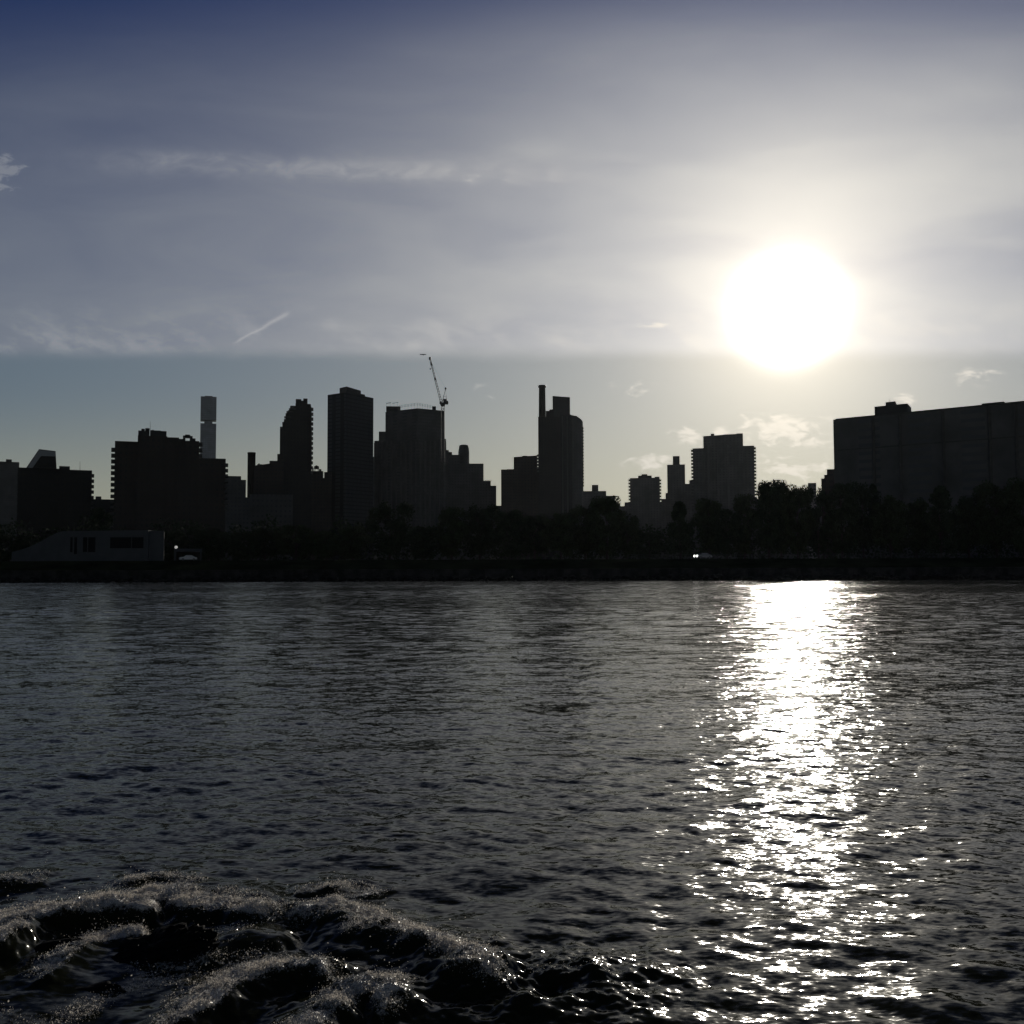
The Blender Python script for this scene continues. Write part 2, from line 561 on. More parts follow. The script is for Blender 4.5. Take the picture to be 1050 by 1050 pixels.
b.box('wall', 'concrete', 251, 256, 510, 2, 20)

# 5 the slender supertall
b = Bld('skyscraper', 'slender pale grey square skyscraper, the hazy one rising behind the balconied block', 2300, 212)
b.box('lower_shaft', 'tower', 203.8, 220.2, 434.2, 0, 34)
b.box('open_floor_core', 'tower', 207.8, 216.2, 429.4, 8, 18, 435)
b.box('upper_shaft', 'tower', 203.8, 220.2, 406.6, 0, 34, 430.4)
b.box('roof_plant', 'plain', 208, 216, 406, 10, 15, 407)

# 6 building with round stack
b = Bld('apartment_building', 'brown stepped building with a round stack on its left', 800, 270)
m = MB(); c0 = at(257, 560, 802); zt = at(257, 464, 802).z; r = 4 / 1050 * 802
m.lathe((c0.x, c0.y), [(r, GZ - .5), (r, zt - 1), (r * 1.04, zt - 1), (r * 1.04, zt)], 20)
m.build('stack', M['brick'], b.root, True)
b.box('wall', 'brick', 253.5, 276, 478.5, 1, 22, ytop2=475)
b.box('wall', 'brick', 275.5, 285, 472.5, 2, 22)
b.box('wall', 'brick', 283.5, 290, 465.5, 4, 20)
b.boxes('roof_plant', 'plain', [(264, 265.4, 475.2, 478), (263, 268, 476, 478.2)], 5, 5)
b = Bld('low_building', 'pale low block in front of the stepped tower', 610, 270)
b.box('wall', 'concrete', 256, 300, 507, 0, 18)

# 7 stepped tower
b = Bld('apartment_tower', 'dark tower stepping up to a notched top with jagged balconies', 850, 303)
b.box('wall', 'darkbrick', 286, 319, 439.5, 0, 24)
b.boxes('setback', 'darkbrick', [(288.5, 318.6, 434.5, 441), (290, 318.6, 430, 436), (291.7, 318.6, 424, 431), (294.2, 318.5, 421, 425), (296.2, 318.4, 417, 422)], .8, 22)
b.boxes('crown', 'darkbrick', [(301.8, 317.6, 414, 418), (302, 307.8, 409.2, 415), (309.8, 314.2, 408.6, 415), (307, 310.5, 410.8, 415), (296.5, 302, 416, 418), (314, 317.9, 415.5, 418)], 2, 16)
b.balconies(318.2, 320.3, frange(418, 485, 5.0), 2.4)
for x, y in ((286, 437.5), (288.3, 432.6), (290.2, 426.8), (292.6, 421.4), (295, 418.6)):
    b.balconies(x, x + 7, [y], 1.1)
b = Bld('low_building', 'low brick roof with a water tank between the two tall dark towers', 900, 328)
b.box('wall', 'brick', 317, 331, 483, 0, 20)
b.box('wall', 'brick', 327, 332.5, 490, 1, 20)
b.box('wall', 'brick', 332, 340, 484, 2, 20)
c0 = at(324, 560, 905); m = MB()
zb = at(324, 483, 905).z; zt = at(324, 477, 905).z
m.lathe((c0.x, c0.y), [(2.2, zb + 1.8), (2.2, zt - 1.2), (0.1, zt)], 12)
tk = m.build('water_tank', M['wood'], b.root)
m = MB()
for sx, sy in ((-1, -1), (1, -1), (1, 1), (-1, 1)):
    m = MB(); m.bar((c0.x + sx * 1.5, c0.y + sy * 1.5, zb - .2), (c0.x + sx * 1.5, c0.y + sy * 1.5, zb + 1.9), .18); m.build('tank_leg', M['steel'], tk)
b.box('roof_plant', 'plain', 326.5, 329, 481, 3, 4, 484)
b.box('roof_plant', 'plain', 319.5, 321, 479.5, 3, 4, 484)

# 8 tall plain tower
b = Bld('apartment_tower', 'tall plain dark tower with a flat roof box, left of the crane building', 900, 358)
pr = [(335, 912), (353.5, 900), (382, 930), (372, 960), (345, 955)]
b.prism('wall', 'glass', [(335, 913), (353.5, 900), (382.3, 931), (363, 945)], (353.5, 402.3, 900))
b.prism('roof_house', 'plain', [(347.3, 913), (354.5, 905), (369.3, 927), (361, 934)], (354.5, 396.3, 905), ybot=406)
b.prism('roof_house', 'plain', [(367, 915), (373.5, 922), (369, 932), (362, 926)], (373, 404.3, 920), ybot=409)

# 9 tower with crane
b = Bld('tower_under_construction', 'broad ribbed dark tower with roof railing, the crane stands at its right edge', 950, 425)
b.prism('upper_wall', 'concrete', [(394.8, 972), (428, 950), (455.4, 966), (422, 985)], (428, 418.6, 950), ybot=452)
b.prism('wall', 'concrete', [(383, 974), (428, 946), (457.6, 964), (412, 990)], (428, 450, 946))
b.prism('side_wing', 'concrete', [(370.5, 975), (384, 966), (400, 985), (384, 995)], (376, 469, 972))
b.boxes('setback', 'concrete', [(388, 396, 442.5, 470), (383.5, 389, 452, 470), (456, 460.2, 461.5), (453, 457.3, 450)], 22, 16)
m = MB()
for i, px in enumerate(np.linspace(386, 426, 9)):
    t = (px - 383) / 45; D = 974 + (946 - 974) * t - 1.2
    p = at(px, 560, D); m.box(p.x - .7, p.x + .7, p.y - .6, p.y + 1.4, GZ - .5, at(px, 452, D).z)
for px in np.linspace(431, 455, 6):
    t = (px - 428) / 29.6; D = 946 + 18 * t - 1.2
    p = at(px, 560, D); m.box(p.x - .7, p.x + .7, p.y - .6, p.y + 1.4, GZ - .5, at(px, 452, D).z)
b_rib = m.build('facade_ribs', M['rib'], b.root)
b.box('roof_house', 'plain', 395.5, 410.3, 416.6, 26, 8, 421)
b.box('roof_house', 'plain', 443, 447, 416.6, 26, 8, 421)
m = MB()
pts = [at(409, 415.8, 968), at(428, 413.2, 951), at(443.5, 416, 963)]
for p, q in ((pts[0], pts[1]), (pts[1], pts[2])):
    for dz in (0, -1.0, -1.9): m.bar(p + Vector((0, 0, dz)), q + Vector((0, 0, dz)), .10)
    n = 7
    for i in range(n):
        s_ = p.lerp(q, i / (n - 1)); m.bar(s_ + Vector((0, 0, .3)), s_ - Vector((0, 0, 4.5)), .13)
b_rail = m.build('roof_railing', M['steel'], b.root)
m = MB()
for x in (396.5, 400, 404, 407.5): m.bar(at(x, 417, 978), at(x, 413, 978), .12)
m.bar(at(396, 413.6, 978), at(401, 412.9, 978), .35); m.bar(at(402, 413.6, 978), at(408.5, 412.6, 978), .25)
m.build('roof_scaffold', M['steel'], b.root)

# the crane on it
cb = at(453.9, 560, 945)
crane = thing('tower_crane', (cb.x, cb.y, GZ), 'luffing tower crane with raised lattice jib above the ribbed tower', 'crane')
def lattice(m, a, bq, w0, w1, n, r):
    a = Vector(a); bq = Vector(bq); d = (bq - a).normalized()
    e1 = d.cross(Vector((0, 1, 0))).normalized(); e2 = d.cross(e1).normalized()
    prev = None
    for i in range(n + 1):
        t = i / n; w = w0 + (w1 - w0) * t; c = a.lerp(bq, t)
        cur = [c + e1 * (sx * w) + e2 * (sy * w) for sx, sy in ((-1, -1), (1, -1), (1, 1), (-1, 1))]
        if prev:
            for k in range(4):
                m.bar(prev[k], cur[k], r)
                m.bar(prev[k], cur[(k + 1) % 4], r * .7)
                m.bar(cur[k], cur[(k + 1) % 4], r * .7)
        prev = cur
DC = 945
m = MB(); lattice(m, at(454.2, 475, DC), at(454.0, 415.5, DC), 1.45, 1.45, 16, .24); m.build('mast', M['steel'], crane)
m = MB(); m.lathe((at(454, 415, DC).x, at(454, 415, DC).y), [(1.9, at(454, 416.5, DC).z), (2.2, at(454, 415, DC).z), (2.2, at(454, 414.2, DC).z)], 12); m.build('slewing_ring', M['steel'], crane)
m = MB(); p0 = at(451.6, 414.2, DC); p1 = at(459.4, 411.4, DC)
m.box(p0.x, p1.x, DC - 1.6, DC + 1.6, p0.z, p0.z + 1.3); dk = m.build('machinery_deck', M['steel'], crane)
m = MB(); q0 = at(454.6, 413, DC); q1 = at(458.2, 409.2, DC); m.box(q0.x, q1.x, DC - 1.3, DC + 1.3, p0.z + 1.3, q1.z); m.build('winch_house', M['steel'], crane)
m = MB(); q0 = at(456.6, 414.5, DC); q1 = at(459.6, 411.2, DC); m.box(q0.x, q1.x, DC - 1.9, DC - 1.62, q0.z, q1.z); m.build('counterweight', M['steel'], crane); m = MB(); m.box(q0.x, q1.x, DC + 1.62, DC + 1.9, q0.z, q1.z); m.build('counterweight', M['steel'], crane)
m = MB(); q0 = at(450.9, 415, DC); q1 = at(453, 412, DC); m.box(q0.x, q1.x, DC - 2.6, DC - 1.62, q0.z, q1.z); m.build('cab', M['steel'], crane)
jb, jt = at(452.4, 412.5, DC), at(440.6, 366.6, DC)
m = MB(); lattice(m, jb, jt, 1.0, .55, 17, .20)
for t, w in ((.98, 1.0), (.52, .7), (.86, .7)): c = jb.lerp(jt, t); m.box(c.x - w, c.x + w, c.y - .7, c.y + .7, c.z - 1.2, c.z + 1.2)
m.build('jib', M['steel'], crane)
m = MB(); ap = at(456.9, 398.2, DC)
for sy in (-1.1, 1.1):
    m.bar(at(453.6, 411.8, DC) + Vector((0, sy, 0)), ap, .28); m.bar(at(458.2, 411.8, DC) + Vector((0, sy, 0)), ap, .2)
m.bar(at(454.8, 406.5, DC) - Vector((0, .9, 0)), at(457.7, 406.5, DC) + Vector((0, .9, 0)), .15)
m.box(ap.x - .8, ap.x + .8, ap.y - .8, ap.y + .8, ap.z - 1.0, ap.z + .7)
m.build('back_mast', M['steel'], crane)
m = MB(); m.bar(ap, jb.lerp(jt, .93), .07); m.bar(ap + Vector((0, .6, 0)), jb.lerp(jt, .93) + Vector((0, .6, 0)), .07)
m.build('pendant_rope', M['steel'], crane)
m = MB(); hk = at(441.2, 377.6, DC); m.bar(jt, hk, .06); m.box(hk.x - .55, hk.x + .55, hk.y - .4, hk.y + .4, hk.z - 1.3, hk.z); m.build('hook_block', M['steel'], crane)

# the airplane far above the jib
pc = at(434, 363.5, 1800)
plane = thing('airplane', pc, 'tiny airplane crossing the sky just above the crane jib', 'airplane')
m = MB(); L = 6.0
m.bar(pc + Vector((-L * .75, 0, -.25)), pc + Vector((L * .7, 0, .25)), (.75, .8), 10)
m.bar(pc + Vector((L * .7, 0, .25)), pc + Vector((L, 0, .3)), (.8, .2), 10); m.bar(pc + Vector((-L * .75, 0, -.25)), pc + Vector((-L, 0, 0)), (.75, .25), 10)
m.build('fuselage', M['steel'], plane)
m = MB(); m.prism([(pc.x - 1, pc.y - 6.5), (pc.x + .2, pc.y - 6.5), (pc.x + 1.6, pc.y), (pc.x + .2, pc.y + 6.5), (pc.x - 1, pc.y + 6.5), (pc.x - .9, pc.y)], pc.z - .35, pc.z - .1); m.build('wing', M['steel'], plane)
m = MB(); m.addm([pc + Vector(q) for q in ((-6, -.12, 0), (-4.4, -.12, .2), (-5.6, -.12, 2.0), (-6.3, -.12, 2.0), (-6, .12, 0), (-4.4, .12, .2), (-5.6, .12, 2.0), (-6.3, .12, 2.0))],
                 [(0, 1, 2, 3), (7, 6, 5, 4), (0, 4, 5, 1), (1, 5, 6, 2), (2, 6, 7, 3), (3, 7, 4, 0)]); m.build('tail_fin', M['steel'], plane)

# 10 building with domed tank
b = Bld('apartment_building', 'grey stepped building with a rounded tank top right of the crane', 1100, 484)
b.box('wall', 'concrete', 458, 471.5, 466.3, 0, 24)
b.box('wall', 'concrete', 471, 496, 475.3, 1.2, 24)
b.box('wall', 'concrete', 495.5, 503.3, 493, 2, 24)
b.box('wall', 'concrete', 503, 509, 498, 3, 24)
b.box('wall', 'concrete', 508, 514, 518.5, 4, 24)
c0 = at(475.6, 560, 1112); za = at(475.6, 476, 1112).z; zt = at(475.6, 456.2, 1112).z; rr = 5.6 / 1050 * 1112
m = MB(); m.lathe((c0.x, c0.y), [(rr, za - 3), (rr, zt - 8), (rr * .93, zt - 4), (rr * .8, zt - .6), (rr * .6, zt)], 8); m.build('tank_house', M['concrete'], b.root)
b.boxes('roof_house', 'plain', [(460, 463.5, 463.5, 467)], 4, 8)
m = MB()
for x in (497.5, 500.5, 504): m.bar(at(x, 494, 1104), at(x, 492.3, 1104), .15)
m.bar(at(497, 492.6, 1104), at(504.5, 492.6, 1104), .18); m.build('roof_railing', M['steel'], b.root)
b.mast('antenna', 507.5, 498, 495)

# 11 block left of the chimney tower
b = Bld('apartment_building', 'flat roofed dark block adjoining the chimney tower on its left', 1050, 532)
b.box('wall', 'brick', 514, 528, 481.3, 0, 28)
b.box('wall', 'brick', 527, 551.4, 468.6, 1, 28, ytop2=467)
b.boxes('roof_plant', 'plain', [(536, 541, 467.2, 469.3)], 6, 6)
b.box('low_wing', 'brick', 520, 556, 481, 14, 20)

# 12 tower with a chimney
b = Bld('apartment_tower', 'tall dark tower topped by a slim round chimney and a roof box', 1000, 575)
b.box('wall', 'darkbrick', 552.4, 576, 427.3, 0, 28)
b.box('wall', 'glass', 575.5, 586.5, 425.2, -1.2, 28)
c0 = at(586.5, 560, 1011); m = MB()
m.prism([(at(585.5, 560, 999.5).x, 999.5), (at(592, 560, 1000.5).x, 1000.5), (at(596.8, 560, 1004).x, 1004), (at(598.6, 560, 1010).x, 1010), (at(597, 560, 1024).x, 1024), (at(585.5, 560, 1026).x, 1026)],
        GZ - .5, [at(586, 425.5, 1000).z, at(590, 426.3, 1000).z, at(596, 429.5, 1002).z, at(598, 432, 1006).z, at(598, 432, 1006).z, at(586, 425.5, 1000).z])
m.build('rounded_corner', M['concrete'], b.root)
b.boxes('setback', 'darkbrick', [(560.5, 568.5, 421.3, 428.5), (564, 568.5, 419.8, 422)], 3, 18)
b.box('roof_house', 'plain', 567.4, 585.4, 405.8, 3.5, 14, 428, ytop2=407.4)
c0 = at(556.7, 560, 1006); m = MB(); z0 = at(556.7, 428, 1006).z; zt = at(556.7, 395, 1006).z; r = 3.3 / 1050 * 1006
m.lathe((c0.x, c0.y), [(r * 1.12, z0 - 2), (r, zt - 3), (r * 1.22, zt - 2.2), (r * 1.22, zt - .8), (r, zt)], 20); m.build('chimney', M['brick'], b.root, True)
b.balconies(550.9, 552.9, frange(466, 482, 3.2), 1.5)
b.balconies(596.9, 599.3, frange(438, 500, 3.1), 1.5, off=6)
for px in (577.5, 582.5, 588.5):
    m = MB(); p = at(px, 560, 997.6); m.box(p.x - .7, p.x + .7, p.y - .2, p.y + 2.5, GZ - .5, at(px, 427, 997.6).z); m.build('facade_pier', M['rib'], b.root)

# 13 low steps right of it
b = Bld('apartment_building', 'low stepped block at the right foot of the chimney tower', 1200, 617)
b.box('wall', 'concrete', 597, 622, 503.5, 0, 24)
b.box('wall', 'concrete', 621.5, 631.2, 508.3, 1, 24)
b.box('wall', 'concrete', 631, 636.5, 517, 2, 24)
b.box('roof_house', 'plain', 607.3, 614, 497.2, 5, 9, 504)

for nm, lab, D, x0, x1, yt in (('low_building', 'far low roof filling the dip between the stepped block and the squat toothed block', 1450, 626, 650, 519),
                               ('low_building', 'far low roof between the squat toothed block and the slim capped tower', 1450, 674, 690, 516),
                               ('low_building', 'far low roof behind the tallest bank trees left of the slab', 1000, 770, 846, 511)):
    b = Bld(nm, lab, D, (x0 + x1) / 2)
    b.box('wall', 'concrete', x0, x1, yt, 0, 24)
    b.box('roof_plant', 'plain', x0 + 3, x0 + 7, yt - 1.5, 3, 6, yt + 1)

# 14 balconied block
b = Bld('apartment_tower', 'squat hazy block with toothed balcony edges, the smaller one right of centre', 1300, 661)
b.box('wall', 'concrete', 646.6, 677.2, 490, 0, 24)
b.boxes('roof_house', 'plain', [(655, 669, 487.6, 491), (658.5, 664.5, 486.2, 488), (672, 677, 488.8, 491)], 4, 10)
b.box('side_wing', 'concrete', 640.8, 647, 515, 1, 20)
b.balconies(645, 647.2, frange(491.5, 520, 3.3), 1.6)
b.balconies(676.5, 678.8, frange(491.5, 520, 3.3), 1.6)

# 15 slim tower with cap
b = Bld('apartment_tower', 'slim hazy tower with a narrow roof cap beside the toothed wide block', 1350, 694)
b.box('wall', 'concrete', 685, 703.4, 476.3, 0, 22)
b.box('roof_house', 'plain', 691, 698, 467.6, 4, 8, 477)
b.box('side_wing', 'concrete', 683, 686, 505.5, 1, 16)
b.box('side_wing', 'concrete', 678.6, 684, 511.5, 2, 16)
b.box('side_wing', 'concrete', 703, 712, 496, 3, 16)
b.box('side_wing', 'concrete', 707.6, 712, 492.3, 4, 16)

# 16 wide block under the sun
b = Bld('apartment_tower', 'wide hazy block with toothed balcony edges standing below the sun', 1200, 743)
b.box('wall', 'concrete', 711.6, 723, 459.6, 0, 26)
b.box('wall', 'concrete', 722.5, 763.5, 446.6, -1.5, 30, ytop2=445)
b.box('wall', 'concrete', 763, 775, 457, 0, 26)
b.boxes('roof_house', 'plain', [(730.5, 734, 444.6, 448), (744, 757, 445.2, 448), (757, 763, 444.3, 447)], 4, 10)
b.balconies(709.8, 712.5, frange(461, 520, 3.4), 1.7)
b.balconies(774.4, 776.8, frange(458.5, 520, 3.4), 1.7)
for px in (728, 738, 748, 757):
    m = MB(); p = at(px, 560, 1197); m.box(p.x - 1, p.x + 1, p.y - .3, p.y + 2.5, GZ - .5, at(px, 456, 1197).z); m.build('facade_pier', M['rib'], b.root)

# small roofs between trees and slab
b = Bld('low_building', 'small grey roof box peeping over the round tree', 900, 834)
b.box('wall', 'pale', 829.6, 838.2, 495.2, 0, 12)
b = Bld('apartment_building', 'stepped brown building tucked against the long slab', 520, 850)
b.box('wall', 'brick', 843.4, 848, 490.5, 0, 18)
b.box('wall', 'brick', 846.6, 850, 486.8, 1, 18)
b.box('wall', 'brick', 849.4, 862, 481, 2, 18)

# 19 the long slab at the right
b = Bld('long_apartment_slab', 'long dark slab block filling the right edge of the skyline', 400, 950)
def pS(px):                               # distance along the receding front
    t = (px - 857) / (1200 - 857)
    return 402 / (1 + t * 0.2052)
b.prism('wall', 'slabbrick', [(857, 402), (1200, pS(1200)), (1230, pS(1200) + 18), (872, 420)], (857, 430.3, 402))
b.prism('roof_house', 'plain', [(900, pS(900) + .4), (934, pS(934) + .4), (938, pS(934) + 11), (905, pS(900) + 11)], (900, 416.8, pS(900)), ybot=432)
b.prism('roof_house', 'plain', [(911.5, pS(911) + .9), (921.6, pS(922) + .9), (923, pS(922) + 8), (913, pS(911) + 8)], (912, 412, pS(912)), ybot=420)
b.prism('roof_house', 'plain', [(1010.8, pS(1011) + .4), (1034, pS(1034) + .4), (1038, pS(1034) + 10), (1015, pS(1011) + 10)], (1011, 413.6, pS(1011)), ybot=425)
b.mast('antenna', 912.3, 413, 409.5, .1)
m = MB()
p, q = at(857, 430.3, 401.6), at(1200, 560, pS(1200) - .4); q.z = p.z
m.bar(p, q, .45)
p = p.copy(); q = q.copy(); p.z = q.z = at(857, 462, 401.6).z
m.bar(p, q, .35)
m.build('cornice', M['slab'], b.root)
for t in (.12, .2, .33, .47, .55):
    px = 857 + t * 343; D = pS(px)
    m = MB(); p = at(px, 560, D - .5)
    m.box(p.x - .45, p.x + .45, p.y - .5, p.y + .5, GZ - .5, at(857, 432, 402).z); m.build('facade_pier', M['slab'], b.root)

# low pavilion on the far bank, left
b = Bld('pavilion', 'low pale pavilion with curved roof end and dark windows on the left bank', 292, 100, cat='pavilion', group=None)
m = MB()
DP = 292
xs = [12, 22, 32, 42, 50, 58, 64, 152]
ys = [566, 563.5, 560, 555, 550.5, 546.5, 544.6, 543.6]
top = [at(x, y, DP) for x, y in zip(xs, ys)]
bot = [(p.x, p.y, GZ - .3) for p in top]
n = len(xs); dd = Vector((-.1, 14, 0))
vs = [tuple(p) for p in top] + bot + [tuple(p + dd) for p in top] + [(p[0] + dd.x, p[1] + dd.y, p[2]) for p in bot]
fs = []
for i in range(n - 1):
    fs += [(i, n + i, n + i + 1, i + 1), (2 * n + i + 1, 3 * n + i + 1, 3 * n + i, 2 * n + i), (i, i + 1, 2 * n + i + 1, 2 * n + i), (n + i + 1, n + i, 3 * n + i, 3 * n + i + 1)]
fs += [(0, 2 * n, 3 * n, n), (n - 1, 2 * n - 1, 4 * n - 1, 3 * n - 1)]
m.addm(vs, fs); m.build('wall', M['pavilion'], b.root)
b.box('side_wing', 'pavilion', 152.4, 168, 544.3, 1.5, 12)
for x0, x1, y0, y1 in ((72, 74.4, 551, 566), (76, 79, 551, 568), (85, 89.5, 551, 566), (90.3, 97.8, 551, 566), (113, 134.5, 551, 562), (135.2, 147, 551, 562)):
    p0 = at(x0, y1, DP - .1); p1 = at(x1, y0, DP - .1)
    m = MB(); m.box(p0.x - .1, p1.x + .1, DP - .06, DP + .1, p0.z - .1, p1.z + .1); wnd = m.build('window', M['steel'], b.root)
    m = MB(); m.box(p0.x, p1.x, DP - .1, DP + .05, p0.z, p1.z); m.build('pane', M['pane'], wnd)
# kiosk with white car in its opening
b = Bld('open_shelter', 'small flat roofed open shelter on the bank right of the pavilion', 256, 193, cat='shelter', group=None)
b.box('roof', 'pavilion', 178.5, 207.5, 562.6, 0, 6, 565.6)
for x in (179.5, 206):
    b.box('side_wall', 'pavilion', x - .8, x + .8, 565.6, .3, 5)
b.box('back_wall', 'slab', 180.5, 205, 565.6, 5, .3)

# ------------------------------------------------------------------ cars and lamps on the bank
def car(x, y, yaw, label, paint, lit):
    o = thing('parked_car', (0, 0, 0), label, 'car')
    prof = [(-2.1, .35), (-2.15, .75), (-1.9, .95), (-1.2, 1.0), (-.55, 1.45), (.75, 1.45), (1.5, 1.02), (2.05, .9), (2.1, .4)]
    m = MB(); n = len(prof); w = .86
    vs = [(px, -w * (1 if z < 1.1 else .82), z) for px, z in prof] + [(px, w * (1 if z < 1.1 else .82), z) for px, z in prof]
    m.addm(vs, [tuple(range(n)), tuple(range(2 * n - 1, n - 1, -1))] + [(i, n + i, n + (i + 1) % n, (i + 1) % n) for i in range(n)])
    m.build('body', M[paint], o)
    m = MB()
    m.addm([(-1.15, -.7, 1.03), (-.6, -.63, 1.40), (-.6, .63, 1.40), (-1.15, .7, 1.03), (-1.18, -.7, 1.05), (-.63, -.63, 1.42), (-.63, .63, 1.42), (-1.18, .7, 1.05)],
           [(0, 1, 2, 3), (7, 6, 5, 4), (0, 4, 5, 1), (1, 5, 6, 2), (2, 6, 7, 3), (3, 7, 4, 0)])
    m.build('windscreen', M['pane'], o)
    for s_ in (-1, 1):
        m = MB(); m.prism([(-.5, s_ * .735 - .01), (.7, s_ * .735 - .01), (.7, s_ * .735 + .03), (-.5, s_ * .735 + .03)], 1.05, 1.36); m.build('side_window', M['pane'], o)
    for sx in (-1.35, 1.3):
        for sy in (-.8, .8):
            m = MB(); m.bar((sx, sy - .1, .32), (sx, sy + .1, .32), .32, 18)
            wh = m.build('wheel', M['tyre'], o)
            m = MB(); m.bar((sx, sy - .115, .32), (sx, sy + .115, .32), .18, 12); m.build('rim', M['silver'], wh)
    for sy in (-.6, .6):
        m = MB(); m.bar((-2.19, sy, .72), (-2.0, sy, .72), .16 if not lit else .24, 12); m.build('headlight', M['lamp' if lit else 'silver'], o)
    o.location = (x, y, GZ + .012); o.rotation_euler = (0, 0, yaw)
    return o


p = at(721, 570, 254)
car(p.x, 254, R(22), 'car showing one blazing white light on the far bank', 'silver', True)
p = at(192, 577, 257.8)
car(p.x, 258.4, R(25), 'white car parked under the small open shelter', 'white', False)


def lamp(px, D, top, label, mat):
    q = at(px, top, D)
    o = thing('street_lamp', (q.x, D, GZ), label, 'street lamp')
    m = MB(); m.lathe((q.x, D), [(.16, GZ - .2), (.12, GZ + .8), (.07, GZ + 1), (.05, q.z - .35)], 10); m.build('pole', M['steel'], o, True)
    m = MB(); m.lathe((q.x, D), [(.1, q.z - .38), (.3, q.z - .25), (.36, q.z), (.28, q.z + .24), (.08, q.z + .34)], 14); m.build('lamp_globe', M[mat], o, True)


lamp(180.5, 255, 561, 'lamp with pale globe beside the open shelter', 'dimlamp')

# railing on the bank
m_r = MB(); m_p = MB()
for x in np.arange(28, 112, 2.0):
    m_p.bar((x, 248.6, GZ - .5), (x, 248.6, GZ + 1.05), .035, 6)
for dz in (1.05, .7, .35):
    m_r.bar((28, 248.6, GZ + dz), (110, 248.6, GZ + dz), .03, 6)
rl = thing('railing', (70, 248.6, GZ), 'thin metal railing along the far promenade', 'railing')
m_r.build('rail', M['steel'], rl); m_p.build('posts', M['steel'], rl)['kind'] = 'stuff'

# ------------------------------------------------------------------ ground, seawall, road
def grid_ground():
    xs = list(np.linspace(-3600, -260, 12)) + list(np.linspace(-240, 320, 120)) + list(np.linspace(340, 3600, 12))
    prof = [(236.2, 1.0), (236.4, 2.6), (239, 3.0), (244, 4.1), (247.5, 4.75), (249, GZ), (262, GZ), (275, GZ), (300, GZ), (340, GZ), (420, GZ), (600, GZ), (1000, GZ), (1700, GZ), (2440, GZ)]
    m = MB(); nx = len(xs)
    vs = [(x, y, z + (random.uniform(-.2, .2) if 238 < y < 248 else 0)) for y, z in prof for x in xs]
    fs = [(j * nx + i, j * nx + i + 1, (j + 1) * nx + i + 1, (j + 1) * nx + i) for j in range(len(prof) - 1) for i in range(nx - 1)]
    m.addm(vs, fs)
    o = m.build('ground', M['grass']); o['kind'] = 'structure'
    m = MB(); m.box(-3000, 3000, 250.5, 257.5, GZ - .3, GZ + .008)
    o = m.build('road', M['road']); o['kind'] = 'structure'
grid_ground()
m = MB()
x = -600.0
while x < 600:
    w = 6.0; m.box(x, x + w - .04, 235.0 + random.uniform(-.03, .03), 236.5, -2.5, 2.35 + random.uniform(-.03, .03)); x += w
sw = thing('seawall', (0, 235.5, 0), 'long dark concrete seawall along the far waterline', 'wall')
m.build('wall_face', M['seawall'], sw)
m = MB(); m.box(-600, 600, 234.85, 236.6, 2.39, 2.7); m.build('coping', M['seawall'], sw)


def ico(m, c, r, sub=1, jit=.25, sq=(1, 1, 1)):
    bm = bmesh.new(); bmesh.ops.create_icosphere(bm, subdivisions=sub, radius=1)
    rot = Euler((random.random() * 6, random.random() * 6, random.random() * 6)).to_matrix()
    vs = []
    for v in bm.verts:
        q = rot @ v.co * (1 + random.uniform(-jit, jit))
        vs.append((c[0] + q.x * r * sq[0], c[1] + q.y * r * sq[1], c[2] + q.z * r * sq[2]))
    m.addm(vs, [[v.index for v in f.verts] for f in bm.faces]); bm.free()


m = MB()
for i in range(900):
    ico(m, (random.uniform(-190, 230), random.uniform(232.2, 235), random.uniform(-.3, .9)), random.uniform(.35, .9), 1, .25, (1.2, .9, .7))
tag(m.build('riprap', M['riprap']), 'dark boulders piled along the foot of the far seawall', 'rocks', kind='stuff')

